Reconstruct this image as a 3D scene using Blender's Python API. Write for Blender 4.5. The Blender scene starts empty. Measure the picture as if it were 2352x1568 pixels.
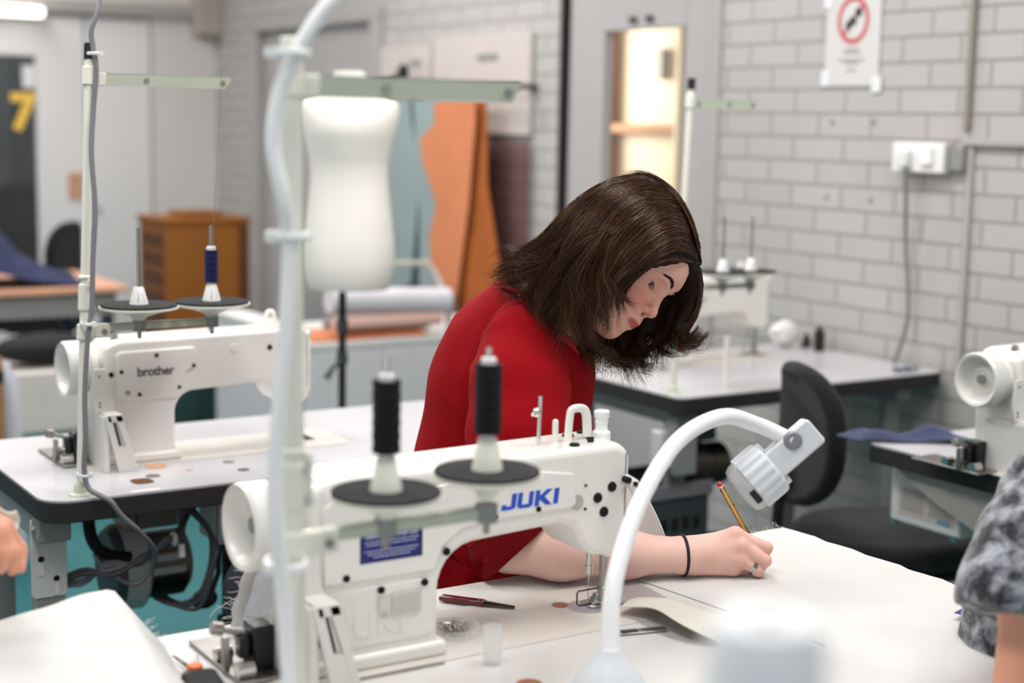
import bpy, bmesh, math, random
import numpy as np
from mathutils import Vector, Matrix
random.seed(7); RNG = np.random.default_rng(7)
SC = bpy.context.scene
COL = SC.collection
PI = math.pi
# ------------------------------------------------------------------ camera, world, lamps, exposure
YAW, PITCH, ROLL = 0.57002, 0.14177, 0.01868
CAM = Vector((0, 0, 1.45))
F0 = Vector((math.sin(YAW), math.cos(YAW), 0)); R0 = Vector((math.cos(YAW), -math.sin(YAW), 0))
FW = F0 * math.cos(PITCH) - Vector((0, 0, 1)) * math.sin(PITCH)
U0 = R0.cross(FW)
RT = R0 * math.cos(ROLL) + U0 * math.sin(ROLL)
UP = -R0 * math.sin(ROLL) + U0 * math.cos(ROLL)
cd = bpy.data.cameras.new('camera'); cam = bpy.data.objects.new('camera', cd); COL.objects.link(cam)
cd.sensor_width = 36; cd.lens = 3500 / 2352 * 36; cd.clip_start = 0.05; cd.clip_end = 60
cam.matrix_world = Matrix(((RT.x, UP.x, -FW.x, CAM.x), (RT.y, UP.y, -FW.y, CAM.y), (RT.z, UP.z, -FW.z, CAM.z), (0, 0, 0, 1)))
cd.dof.use_dof = True; cd.dof.focus_distance = 2.40; cd.dof.aperture_fstop = 2.3
SC.camera = cam
w = bpy.data.worlds.new('world'); SC.world = w; w.use_nodes = True
w.node_tree.nodes['Background'].inputs[0].default_value = (0.93, 0.96, 1.0, 1)
w.node_tree.nodes['Background'].inputs[1].default_value = 0.75
SC.view_settings.view_transform = 'Standard'; SC.view_settings.look = 'None'
SC.view_settings.gamma = 1; SC.view_settings.exposure = 0.22; SC.view_settings.use_curve_mapping = False
SC.cycles.max_bounces = 6; SC.cycles.diffuse_bounces = 3; SC.cycles.glossy_bounces = 3
SC.cycles.transparent_max_bounces = 8; SC.cycles.transmission_bounces = 4; SC.cycles.caustics_reflective = False
SC.cycles.caustics_refractive = False; SC.cycles.sample_clamp_indirect = 4
LAMPS = [(0.3, 1.2), (2.1, 1.2), (0.3, 3.3), (2.2, 3.3), (0.6, 5.6), (2.4, 5.6), (1.6, 7.8)]
LAMP_W = 27.5
for lx, ly in LAMPS:
    ld = bpy.data.lights.new('ceiling_lamp_light', 'AREA'); ld.shape = 'RECTANGLE'; ld.size = 0.6; ld.size_y = 1.3
    ld.energy = LAMP_W * (.82 if ly < 2 and lx < 1 else 1.15 if ly < 6 else 1.0); ld.color = (1.0, 0.978, 0.962)
    lo = bpy.data.objects.new('ceiling_lamp_light', ld); COL.objects.link(lo); lo.location = (lx, ly, 2.90)
# ------------------------------------------------------------------ materials
def s2l(c): return c / 12.92 if c <= .04045 else ((c + .055) / 1.055) ** 2.4
def rgb(h, k=1.0):
    h = h.lstrip('#'); return tuple(s2l(int(h[i:i + 2], 16) / 255) * k for i in (0, 2, 4)) + (1,)
def mat(name, col, rough=.5, metal=0, var=0, vs=8, bump=0, bs=60, spec=.5, coat=0, sheen=0, trans=0, alpha=1, sss=0, emit=None, es=1, stretch=None, ior=1.45):
    m = bpy.data.materials.new(name); m.use_nodes = True; nt = m.node_tree; b = nt.nodes['Principled BSDF']
    c = rgb(col) if isinstance(col, str) else tuple(col) + (1,) * (4 - len(col))
    b.inputs['Base Color'].default_value = c; b.inputs['Roughness'].default_value = rough; b.inputs['Metallic'].default_value = metal
    b.inputs['Specular IOR Level'].default_value = spec; b.inputs['Coat Weight'].default_value = coat; b.inputs['Sheen Weight'].default_value = sheen
    b.inputs['Transmission Weight'].default_value = trans; b.inputs['Alpha'].default_value = alpha; b.inputs['IOR'].default_value = ior
    if sss: b.inputs['Subsurface Weight'].default_value = sss; b.inputs['Subsurface Radius'].default_value = (1, .35, .2); b.inputs['Subsurface Scale'].default_value = .008
    if emit: b.inputs['Emission Color'].default_value = rgb(emit); b.inputs['Emission Strength'].default_value = es
    tc = nt.nodes.new('ShaderNodeTexCoord'); src = tc.outputs['Object']
    if stretch:
        mp = nt.nodes.new('ShaderNodeMapping'); mp.inputs['Scale'].default_value = stretch; nt.links.new(src, mp.inputs[0]); src = mp.outputs[0]
    if var:
        n = nt.nodes.new('ShaderNodeTexNoise'); n.inputs['Scale'].default_value = vs; n.inputs['Detail'].default_value = 5; nt.links.new(src, n.inputs['Vector'])
        r = nt.nodes.new('ShaderNodeValToRGB'); r.color_ramp.elements[0].position = .3; r.color_ramp.elements[1].position = .7
        r.color_ramp.elements[0].color = tuple(max(0, x * (1 - var)) for x in c[:3]) + (1,); r.color_ramp.elements[1].color = tuple(min(1, x * (1 + var * .5)) for x in c[:3]) + (1,)
        nt.links.new(n.outputs['Fac'], r.inputs[0]); nt.links.new(r.outputs[0], b.inputs['Base Color'])
    if bump:
        n2 = nt.nodes.new('ShaderNodeTexNoise'); n2.inputs['Scale'].default_value = bs; n2.inputs['Detail'].default_value = 3; nt.links.new(src, n2.inputs['Vector'])
        bp = nt.nodes.new('ShaderNodeBump'); bp.inputs['Strength'].default_value = bump; bp.inputs['Distance'].default_value = .004
        nt.links.new(n2.outputs['Fac'], bp.inputs['Height']); nt.links.new(bp.outputs[0], b.inputs['Normal'])
    return m
def glassy():
    m = bpy.data.materials.new('glass'); m.use_nodes = True; nt = m.node_tree; nt.nodes.remove(nt.nodes['Principled BSDF']); t = nt.nodes.new('ShaderNodeBsdfTransparent'); g = nt.nodes.new('ShaderNodeBsdfGlossy'); g.inputs['Roughness'].default_value = .03
    x = nt.nodes.new('ShaderNodeMixShader'); x.inputs[0].default_value = .06; nt.links.new(t.outputs[0], x.inputs[1]); nt.links.new(g.outputs[0], x.inputs[2]); nt.links.new(x.outputs[0], nt.nodes['Material Output'].inputs[0]); return m
class _M(dict):
    def __missing__(self, k): raise KeyError(k)
MT = _M()
def D(name, *a, **k): MT[name] = mat(name, *a, **k); return MT[name]
D('paint', '#ece9e2', .32, coat=.25, var=.02); D('paint_cool', '#dedcd6', .35, coat=.2); D('paint_bed', '#d6cfc8', .4, var=.05)
D('paint_green', '#bfc4b2', .38, var=.04); D('paint_ivory', '#e9e7da', .4, var=.03); D('white_plastic', '#eeeeee', .35); D('lamp_plastic', '#d3d6da', .42)
D('laminate', '#c3c1c4', .28, var=.02, vs=2); D('laminate_cream', '#d6d3d0', .38, var=.02, vs=2); D('edge_black', '#262326', .6, bump=.2, bs=200)
D('black', '#121214', .55); D('black_gloss', '#151416', .25); D('rubber', '#1d1b1c', .8); D('foam', '#2b292a', .95, bump=.6, bs=400)
D('chrome', '#cfccc8', .18, metal=1); D('steel', '#a5a19c', .35, metal=1, var=.15, vs=30); D('steel_dark', '#5c5650', .4, metal=1, var=.3, vs=40)
D('grey_paint', '#8d8f8e', .45, var=.05); D('grey_dark', '#3c4346', .5, var=.1); D('motor_grey', '#d2d2cf', .4, var=.06); D('motor_brown', '#94897f', .4, metal=.15, var=.12)
D('cable', '#7c7a80', .5); D('cable_dark', '#4a474d', .5); D('thread_blue', '#101f58', .8, bump=.8, bs=500, stretch=(1, 1, 6)); D('thread_black', '#0c0d17', .85, bump=.9, bs=500, stretch=(1, 1, 8))
D('cotton', '#d2d0cd', .9, var=.02, vs=15, bump=.35, bs=300, sheen=.2); D('cotton_cream', '#e0dace', .9, var=.03, vs=15, bump=.35, bs=300); D('lining', '#c9cbd4', .75, var=.05, vs=25, bump=.2, bs=90)
D('navy_cloth', '#3c4362', .9, var=.25, vs=9, bump=.5, bs=120, sheen=.2); D('navy_deep', '#2c3252', .9, var=.3, vs=14, bump=.5, bs=120)
D('orange', '#d18258', .75, var=.08, vs=4); D('orange_deep', '#a85a22', .8, var=.25, vs=5); D('sage', '#93a3a3', .75, var=.08, vs=4); D('sage_dark', '#4b6163', .8, var=.2)
D('wood_orange', '#8f5518', .55, var=.18, vs=6, stretch=(1, 1, .15)); D('wood_dark', '#5c3312', .6, var=.2); D('wood_light', '#d3a082', .5, var=.08); D('card', '#9c7048', .85, var=.08, vs=20)
D('blue_logo', '#1f4fc4', .4); D('logo_dark', '#4d4b4e', .5); D('decal_navy', '#1b2369', .45); D('decal_text', '#b9bfe0', .5); D('hole', '#0b0a0a', .9)
D('grey_label', '#bdb8b2', .7); D('print_grey', '#8d8884', .7); D('red_gloss', '#5c0a15', .2, coat=.6); D('orange_plastic', '#f2702c', .4); D('copper', '#b0785d', .35, metal=.4)
D('fabric_black', '#0f0e10', .95, bump=.6, bs=350, var=.2, vs=60, sheen=.1); D('fabric_charcoal', '#242126', .95, bump=.6, bs=350, var=.3, vs=90, sheen=.15)
D('crate_grey', '#77777a', .6); D('yellow', '#f3c755', .6); D('box_white', '#dcdcda', .5); D('teal_plastic', '#4c7f80', .5); D('board', '#c8beb8', .7, var=.03)
D('paper', '#e9e6e4', .8); D('sign_red', '#bf3f49', .6); D('mannequin', '#ece7de', .85, var=.03, bump=.1, bs=200); D('mannequin_seam', '#c79a7c', .8)
D('ceramic_roll', '#dad6dc', .6, var=.05); D('counter', '#d7d5d8', .5, var=.03); D('skin_far', '#c2765a', .5, sss=.1); D('tag_blue', '#2b2d86', .5)
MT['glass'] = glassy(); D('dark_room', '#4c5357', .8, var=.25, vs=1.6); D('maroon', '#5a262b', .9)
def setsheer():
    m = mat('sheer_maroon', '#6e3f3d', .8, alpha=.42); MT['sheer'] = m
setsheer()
D('clear_plastic', '#f5f5f5', .15, alpha=.28)
# ------------------------------------------------------------------ geometry helpers
class G:
    """collects geometry for ONE mesh object"""
    def __init__(s): s.v = []; s.f = []
    def add(s, vs, fs):
        o = len(s.v); s.v += [tuple(map(float, p)) for p in vs]; s.f += [tuple(o + i for i in f) for f in fs]; return s
    def box(s, x0, x1, y0, y1, z0, z1):
        return s.add([(x0, y0, z0), (x1, y0, z0), (x1, y1, z0), (x0, y1, z0), (x0, y0, z1), (x1, y0, z1), (x1, y1, z1), (x0, y1, z1)],
                     [(3, 2, 1, 0), (4, 5, 6, 7), (0, 1, 5, 4), (1, 2, 6, 5), (2, 3, 7, 6), (3, 0, 4, 7)])
    def cyl(s, p0, p1, r0, r1=None, n=24, caps=True):
        return s.tube([p0, p1], [r0, r0 if r1 is None else r1], n, caps)
    def tube(s, pts, r, n=10, caps=True, flat=None):
        pts = [Vector(p) for p in pts]; k = len(pts)
        rs = [r] * k if isinstance(r, (int, float)) else list(r)
        t0 = (pts[1] - pts[0]).normalized(); a = t0.orthogonal().normalized()
        if abs(t0.x) < .9 and abs(t0.z) < .99: a = t0.cross(Vector((0, 0, 1))).normalized()
        vs = []
        for i in range(k):
            t = (pts[min(i + 1, k - 1)] - pts[max(i - 1, 0)]).normalized()
            a = (a - t * a.dot(t)); a = a.normalized() if a.length > 1e-6 else t.orthogonal().normalized()
            b = t.cross(a)
            for j in range(n):
                an = 2 * PI * j / n; fx = 1 if flat is None else flat
                vs.append(pts[i] + (a * math.cos(an) + b * math.sin(an) * fx) * rs[i])
        fs = [(i * n + j, i * n + (j + 1) % n, (i + 1) * n + (j + 1) % n, (i + 1) * n + j) for i in range(k - 1) for j in range(n)]
        if caps: fs += [tuple(range(n))[::-1], tuple((k - 1) * n + j for j in range(n))]
        return s.add(vs, fs)
    def lathe(s, prof, c=(0, 0, 0), axis='z', n=40, sx=1, sy=1):
        vs = []; k = len(prof)
        for r, h in prof:
            for j in range(n):
                an = 2 * PI * j / n; x, y = r * math.cos(an) * sx, r * math.sin(an) * sy
                p = (x, y, h) if axis == 'z' else ((h, x, y) if axis == 'x' else (y, h, x))
                vs.append((c[0] + p[0], c[1] + p[1], c[2] + p[2]))
        fs = [(i * n + j, i * n + (j + 1) % n, (i + 1) * n + (j + 1) % n, (i + 1) * n + j) for i in range(k - 1) for j in range(n)]
        if prof[0] != prof[-1]: fs += [tuple(range(n))[::-1], tuple((k - 1) * n + j for j in range(n))]
        return s.add(vs, fs)
    def prism(s, poly, d0, d1, plane='xz', fn=None):
        """polygon in a plane, extruded along the third axis"""
        n = len(poly)
        def P(a, b, d): return {'xz': (a, d, b), 'yz': (d, a, b), 'xy': (a, b, d)}[plane]
        vs = [P(a, b, d0) for a, b in poly] + [P(a, b, d1) for a, b in poly]
        if fn: vs = [fn(*p) for p in vs]
        fs = [tuple(range(n)), tuple(range(2 * n - 1, n - 1, -1))] + [(i, i + n, (i + 1) % n + n, (i + 1) % n) for i in range(n)]
        return s.add(vs, fs)
    def ball(s, c, r, n=16, m=10, sc=(1, 1, 1)):
        vs = [(c[0] + r * sc[0] * math.sin(PI * i / m) * math.cos(2 * PI * j / n), c[1] + r * sc[1] * math.sin(PI * i / m) * math.sin(2 * PI * j / n), c[2] + r * sc[2] * math.cos(PI * i / m)) for i in range(m + 1) for j in range(n)]
        return s.add(vs, [(i * n + j, (i + 1) * n + j, (i + 1) * n + (j + 1) % n, i * n + (j + 1) % n) for i in range(m) for j in range(n)])
    def xf(s, M4):
        s.v = [tuple(M4 @ Vector(p)) for p in s.v]; return s
    def build(s, name, m, parent=None, bevel=0, seg=2, smooth=True, ang=38, loc=None):
        me = bpy.data.meshes.new(name); me.from_pydata(s.v, [], s.f); me.validate()
        bm = bmesh.new(); bm.from_mesh(me); bmesh.ops.remove_doubles(bm, verts=bm.verts, dist=1e-6); bmesh.ops.recalc_face_normals(bm, faces=bm.faces); bm.to_mesh(me); bm.free()
        me.materials.append(MT[m] if isinstance(m, str) else m)
        o = bpy.data.objects.new(name, me); COL.objects.link(o)
        if parent: o.parent = parent
        if loc: o.location = loc
        if bevel:
            b = o.modifiers.new('bevel', 'BEVEL'); b.width = bevel; b.segments = seg; b.limit_method = 'ANGLE'; b.angle_limit = math.radians(35)
        if smooth:
            me.polygons.foreach_set('use_smooth', [True] * len(me.polygons)); me.set_sharp_from_angle(angle=math.radians(ang))
        return o
def tag(o, label, cat, group=None, kind=None):
    if label: o['label'] = label
    if cat: o['category'] = cat
    if group: o['group'] = group
    if kind: o['kind'] = kind
    return o
def struct(o, label=None): o['kind'] = 'structure'; return o
def thing(name, label, cat, loc=(0, 0, 0), rz=0, group=None):
    o = bpy.data.objects.new(name, None); COL.objects.link(o); o.location = loc; o.rotation_euler = (0, 0, rz); o.empty_display_size = .05
    return tag(o, label, cat, group)
def spline(P, n=8):
    """Catmull-Rom through points"""
    P = [np.array(p, float) for p in P]; Q = [2 * P[0] - P[1]] + P + [2 * P[-1] - P[-2]]; out = []
    for i in range(1, len(Q) - 2):
        for k in range(n):
            t = k / n; a, b, c, d = Q[i - 1:i + 3]
            out.append(.5 * ((2 * b) + (-a + c) * t + (2 * a - 5 * b + 4 * c - d) * t * t + (-a + 3 * b - 3 * c + d) * t ** 3))
    return [tuple(p) for p in out + [P[-1]]]
def rrect(x0, x1, z0, z1, r, n=6):
    out = []
    for cx, cz, a in ((x1 - r, z1 - r, 0), (x0 + r, z1 - r, 90), (x0 + r, z0 + r, 180), (x1 - r, z0 + r, 270)):
        out += [(cx + r * math.cos(math.radians(a + 90 * k / n)), cz + r * math.sin(math.radians(a + 90 * k / n))) for k in range(n + 1)]
    return out
def arc(cx, cz, r, a0, a1, n=8): return [(cx + r * math.cos(math.radians(a0 + (a1 - a0) * k / n)), cz + r * math.sin(math.radians(a0 + (a1 - a0) * k / n))) for k in range(n + 1)]
def sheet(fn, nu, nv, thick=.0012):
    """cloth-like sheet: fn(u,v)->point; closed thin solid"""
    g = G(); P = np.array([[fn(i / nu, j / nv) for j in range(nv + 1)] for i in range(nu + 1)], float)
    du = np.gradient(P, axis=0); dv = np.gradient(P, axis=1); N = np.cross(du, dv); N /= np.maximum(np.linalg.norm(N, axis=2, keepdims=True), 1e-9)
    A = (P + N * thick / 2).reshape(-1, 3); B = (P - N * thick / 2).reshape(-1, 3); m = len(A); w_ = nv + 1
    fs = []
    for i in range(nu):
        for j in range(nv):
            a, b, c, d = i * w_ + j, (i + 1) * w_ + j, (i + 1) * w_ + j + 1, i * w_ + j + 1
            fs += [(a, b, c, d), (m + d, m + c, m + b, m + a)]
    ring = [i * w_ for i in range(nu + 1)] + [nu * w_ + j for j in range(1, nv + 1)] + [i * w_ + nv for i in range(nu - 1, -1, -1)] + [j for j in range(nv - 1, 0, -1)]
    for k in range(len(ring)):
        a, b = ring[k], ring[(k + 1) % len(ring)]; fs.append((a, a + m, b + m, b))
    return g.add(np.vstack([A, B]), fs)
def text_mesh(body, size, depth=.0006, offset=0.0, shear=0, align='LEFT', space=1.0):
    """lettering as plain mesh data in the local xz plane, reading from -y"""
    c = bpy.data.curves.new('lettering', 'FONT'); c.body = body; c.size = size; c.extrude = depth / 2; c.offset = offset; c.shear = shear; c.align_x = align; c.space_character = space; c.resolution_u = 4
    o = bpy.data.objects.new('lettering', c); COL.objects.link(o); dg = bpy.context.evaluated_depsgraph_get()
    me = bpy.data.meshes.new_from_object(o.evaluated_get(dg)); bpy.data.objects.remove(o); bpy.data.curves.remove(c)
    me.transform(Matrix(((1, 0, 0, 0), (0, 0, -1, 0), (0, 1, 0, 0), (0, 0, 0, 1)))); return me
def link_mesh(name, me, m, parent=None, loc=(0, 0, 0), rot=(0, 0, 0)):
    me.materials.clear(); me.materials.append(MT[m]); o = bpy.data.objects.new(name, me); COL.objects.link(o); o.parent = parent; o.location = loc; o.rotation_euler = rot; return o
def children(o): return [c for c in bpy.data.objects if c.parent is o]
def copy_tree(o, parent=None):
    c = o.copy(); COL.objects.link(c)
    if parent: c.parent = parent
    for ch in children(o): copy_tree(ch, c)
    return c
def noise2(x, y, s=0): return math.sin(x * 1.7 + s) * math.cos(y * 2.3 - s * 1.3) + .5 * math.sin(x * 4.1 - y * 3.2 + s * 2) + .25 * math.sin(x * 9.3 + y * 7.7 + s * 3)
# ================================================================== the room
WX, WY, CZ = 3.45, 8.70, 2.92
def brick_mat(name, plane):
    m = bpy.data.materials.new(name); m.use_nodes = True; nt = m.node_tree; b = nt.nodes['Principled BSDF']
    tc = nt.nodes.new('ShaderNodeTexCoord'); sp = nt.nodes.new('ShaderNodeSeparateXYZ'); cb = nt.nodes.new('ShaderNodeCombineXYZ')
    nt.links.new(tc.outputs['Object'], sp.inputs[0]); nt.links.new(sp.outputs['Y' if plane == 'x' else 'X'], cb.inputs[0]); nt.links.new(sp.outputs['Z'], cb.inputs[1])
    br = nt.nodes.new('ShaderNodeTexBrick'); nt.links.new(cb.outputs[0], br.inputs['Vector'])
    br.inputs['Scale'].default_value = 1; br.inputs['Brick Width'].default_value = .225; br.inputs['Row Height'].default_value = .075
    br.inputs['Mortar Size'].default_value = .0055; br.inputs['Mortar Smooth'].default_value = .25; br.offset = .5
    br.inputs['Color1'].default_value = rgb('#bbb8b4'); br.inputs['Color2'].default_value = rgb('#b6b2af'); br.inputs['Mortar'].default_value = rgb('#9a9592')
    n = nt.nodes.new('ShaderNodeTexNoise'); n.inputs['Scale'].default_value = 3; n.inputs['Detail'].default_value = 6; nt.links.new(tc.outputs['Object'], n.inputs['Vector'])
    mx = nt.nodes.new('ShaderNodeMixRGB'); mx.blend_type = 'MULTIPLY'; mx.inputs[0].default_value = .12; nt.links.new(br.outputs[0], mx.inputs[1]); nt.links.new(n.outputs['Fac'], mx.inputs[2])
    nt.links.new(mx.outputs[0], b.inputs['Base Color']); b.inputs['Roughness'].default_value = .45
    bp = nt.nodes.new('ShaderNodeBump'); bp.invert = True; bp.inputs['Strength'].default_value = .5; bp.inputs['Distance'].default_value = .004
    nt.links.new(br.outputs['Fac'], bp.inputs['Height']); nt.links.new(bp.outputs[0], b.inputs['Normal']); MT[name] = m
brick_mat('brick_right', 'x'); brick_mat('brick_back', 'y')
D('plaster', '#dcd6d2', .7, var=.03, vs=1.5); D('door_grey', '#aeaaaa', .5, var=.03, vs=2); D('door_white', '#e8e5e4', .45, var=.03, vs=2); D('trim_beige', '#b3a79c', .6); D('trim_grey', '#aaa5a2', .6)
def floor_mat():
    m = mat('floor_teal', '#1f6266', .65, var=.12, vs=2.2, bump=.15, bs=120); MT['floor'] = m
floor_mat()
D('ceiling_white', '#d9d6d2', .8, var=.02)
struct(G().box(-4, WX + .2, -2, WY + .2, -.05, 0).build('floor', 'floor', smooth=False))
struct(G().box(-4, WX + .2, -2, WY + .2, CZ, CZ + .06).build('ceiling', 'ceiling_white', smooth=False))
# right wall: brick, with two door openings (far double door 6.62-8.07, near door 4.13-5.04)
g = G()
g.box(WX, WX + .2, -2, 4.13, 0, CZ).box(WX, WX + .2, 5.04, 6.62, 0, CZ).box(WX, WX + .2, 8.07, WY + .2, 0, CZ).box(WX, WX + .2, 4.13, 5.04, 2.12, CZ).box(WX, WX + .2, 6.62, 8.07, 1.98, CZ)
struct(g.build('wall_right', 'brick_right', smooth=False))
g = G(); g.box(-4, 1.2, WY, WY + .15, 0, CZ).box(3.06, WX, WY, WY + .15, 0, CZ).box(1.2, 3.06, WY, WY + .15, 2.02, CZ)
struct(g.build('wall_back', 'plaster', smooth=False))
struct(G().box(1.0, WX - .002, WY - .05, WY, 2.02, 2.09).build('trim_1', 'trim_grey', bevel=.004))
struct(G().box(3.30, WX - .002, WY - .12, WY, 1.93, CZ).build('trim_2', 'trim_beige', bevel=.004))
# back wall doors: white leaves, the left one glazed with a view into a dim corridor
g = G(); g.box(2.395, 2.665, WY, WY + .05, 0, 2.0).box(1.2, 2.395, WY, WY + .05, 1.775, 2.0).box(1.2, 2.395, WY, WY + .05, 0, .6)
d1 = struct(g.build('door_1', 'door_white', bevel=.003))
G().box(1.2, 2.395, WY + .02, WY + .026, .6, 1.775).build('glass_pane', 'glass', d1, smooth=False)
link_mesh('door_number', text_mesh('7', .27, .006, .012), 'yellow', d1, (2.245, WY - .004, 1.375))
G().box(2.32, 2.385, WY + .005, WY + .015, 1.60, 1.72).build('notice_paper', 'paper', d1, smooth=False)
G().box(2.555, 2.64, WY - .012, WY, .98, 1.13).build('lock_plate', 'wood_light', d1, bevel=.003)
d2 = struct(G().box(2.68, 3.05, WY + .002, WY + .05, 0, 2.0).build('door_2', 'door_white', bevel=.003))
G().cyl((2.72, WY - .03, .92), (2.72, WY, .92), .012, n=14).build('door_knob', 'steel', d2)
# corridor beyond the glazed door
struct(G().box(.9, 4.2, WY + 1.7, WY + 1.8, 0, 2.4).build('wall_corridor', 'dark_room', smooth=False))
struct(G().box(.9, 4.2, WY + .15, WY + 1.8, -.04, 0).build('floor_corridor', 'black', smooth=False))
o = thing('hanging_garment', 'dark maroon garment hanging behind the glazed back door', 'garment', (2.2, WY + .6, .45))
sheet(lambda u, v: (-.09 + .18 * u + .015 * math.sin(v * 9), .03 * math.sin(u * 14), .75 * v), 12, 12, .01).build('cloth', 'maroon', o)
o = thing('corridor_light', 'glowing fluorescent tube light high at the far left back wall', 'light fitting', (2.2, WY - .10, 1.985))
G().box(-.4, .21, -.02, .06, .0, .045).build('diffuser', D('tube_glow', '#ffffff', emit='#fff8ee', es=3.5), o, bevel=.01)
G().box(-.42, .23, .03, .09, -.005, .06).build('housing', 'white_plastic', o)
# far double door in the right wall
d3 = struct(G().box(WX + .03, WX + .08, 6.66, 7.33, 0, 1.93).box(WX + .03, WX + .08, 7.34, 8.03, 0, 1.93).build('door_3', 'door_grey', bevel=.003))
struct(G().box(WX - .03, WX + .03, 6.56, 6.66, 0, 1.929).box(WX - .03, WX + .03, 8.03, 8.13, 0, 1.929).box(WX - .03, WX + .03, 6.56, 8.13, 1.93, 2.0).build('trim_3', 'trim_grey', bevel=.004))
# near door in the right wall with a tall glazed panel looking at a lit, boarded passage
g = G(); g.box(WX + .02, WX + .065, 4.14, 4.31, 0, 2.1).box(WX + .02, WX + .065, 4.80, 5.03, 0, 2.1).box(WX + .02, WX + .065, 4.31, 4.80, 0, .75).box(WX + .02, WX + .065, 4.31, 4.80, 1.805, 2.1)
d4 = struct(g.build('door_4', 'door_grey', bevel=.002))
struct(G().box(WX + .035, WX + .041, 4.31, 4.80, .75, 1.805).build('window_1', 'glass', smooth=False))
struct(G().box(WX - .006, WX + .1, 5.04, 5.068, 0, 2.2).build('trim_4', D('gap_dark', '#3a3836', .8), bevel=.003))
struct(G().box(WX - .012, WX + .1, 4.085, 4.135, 0, 2.2).build('trim_5', 'trim_grey', bevel=.003))
for y in (4.50, 4.60): G().box(WX + .005, WX + .02, y, y + .03, 1.83, 1.85).build('hinge_clip', 'steel_dark', d4)
PXW = WX + .95
struct(G().box(PXW, PXW + .05, 3.6, 7.6, 0, 2.9).build('wall_passage', D('passage_cream', '#e9dcc6', .7, var=.06, vs=5), smooth=False))
o = thing('shelf_frame', 'wooden cream board frame seen through the tall door window', 'shelf', (PXW - .06, 0, 0))
D('board_wood', '#a8713f', .6, var=.1)
G().box(-.02, .05, 5.96, 6.02, .4, 2.0).build('post', 'board_wood', o, bevel=.002)
G().box(-.02, .05, 5.40, 5.43, .4, 2.0).build('post', 'passage_cream', o, bevel=.002)
G().box(0, .05, 5.43, 5.96, 1.42, 1.46).build('rail', 'board_wood', o, bevel=.002)
G().box(-.02, .03, 5.53, 5.63, 1.66, 1.80).build('switch_box', 'grey_paint', o, bevel=.002)
ld = bpy.data.lights.new('passage_fill_light', 'AREA'); ld.energy = 30; ld.size = .6; ld.color = (1, .92, .80); lo = bpy.data.objects.new('passage_fill_light', ld); COL.objects.link(lo); lo.location = (WX + .40, 6.45, 1.7); lo.rotation_euler = (PI / 2, 0, math.radians(-146))  # added light, out of view, brightens the passage wall behind the door window
# lamp housings on the ceiling
first = None
for lx, ly in LAMPS:
    if first is None:
        first = thing('ceiling_light', 'white fluorescent ceiling light panel over the sewing room', 'light fitting', (lx, ly, CZ), group='ceiling light panels')
        G().box(-.32, .32, -.67, .67, -.012, 0).build('frame', 'white_plastic', first)
    else:
        c = copy_tree(first); c.location = (lx, ly, CZ)
# conduit, socket and cable on the brick wall
struct(G().box(WX - .018, WX, 2.985, 3.003, 1.455, CZ).build('trim_6', D('conduit_grey', '#918b80', .6), bevel=.003))
struct(G().box(WX - .012, WX, 2.965, 2.985, .75, 1.415).build('trim_7', 'trim_grey', bevel=.003))
struct(G().box(WX - .02, WX, 1.2, 3.0, 1.412, 1.432).build('trim_8', 'trim_grey', bevel=.003))
o = thing('wall_socket', 'white double wall socket on the brick wall beside the conduit', 'socket', (WX, 3.14, 1.375))
G().box(-.035, 0, -.1, .1, -.045, .045).build('back_box', 'board', o, bevel=.004); G().box(-.045, -.033, -.098, .098, -.043, .043).build('face_plate', 'paper', o, bevel=.003)
G().box(-.058, -.045, -.062, -.022, -.02, .03).build('switch', 'white_plastic', o, bevel=.002)
G().box(-.07, -.045, .02, .06, -.03, .02).build('plug', 'box_white', o, bevel=.006)
G().box(-.03, 0, -.155, -.105, -.035, .035).build('junction_box', 'grey_paint', o, bevel=.004)
tag(G().tube(spline([(WX - .06, 3.17, 1.345), (WX - .05, 3.17, 1.25), (WX - .03, 3.18, 1.12), (WX - .03, 3.16, .98), (WX - .04, 3.15, .88), (WX - .045, 3.19, .75)]), .006, 8).build('power_cable', 'cable'), 'grey mains cable running down the brick wall from the white socket', 'cable')
# poster
o = thing('safety_poster', 'laminated no-smoking style notice with red circle taped to brick wall', 'poster', (WX - .003, 3.465, 1.74))
G().box(-.002, 0, -.115, .115, -.155, .155).build('sheet', D('laminated_sheet', '#d2cecb', .25), o, smooth=False)
g = G(); N = 40
for k in range(N):
    a0, a1 = 2 * PI * k / N, 2 * PI * (k + 1) / N
    q = [(math.cos(a0) * .066, math.sin(a0) * .072), (math.cos(a1) * .066, math.sin(a1) * .072), (math.cos(a1) * .053, math.sin(a1) * .058), (math.cos(a0) * .053, math.sin(a0) * .058)]
    g.add([(-.0035, a, b + .045) for a, b in q], [(0, 1, 2, 3)])
g.add([(-.0037, .040, .008), (-.0037, .032, .0), (-.0037, -.040, .082), (-.0037, -.032, .09)], [(0, 1, 2, 3)]); g.build('prohibition_ring', 'sign_red', o, smooth=False)
G().ball((-.004, -.022, .068), .014, sc=(.1, 1, 1)).ball((-.004, .018, .03), .012, sc=(.1, 1, 1.2)).box(-.004, -.0033, -.012, .012, .03, .055).build('pictogram', 'black', o)
g = G()
for k, (wd, z) in enumerate([(.03, -.045), (.036, -.057), (.055, -.078), (.03, -.088), (.02, -.11)]): g.box(-.0032, -.0025, -wd, wd, z, z + .005)
g.build('small_print', 'print_grey', o, smooth=False)
D('tape', '#e2e2e4', .2)
for y, z in ((-.11, .13), (.11, .11), (-.11, -.15), (.11, -.13)): G().box(-.004, -.003, y - .02, y + .02, z - .025, z + .025).build('tape', 'tape', o, smooth=False)
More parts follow.
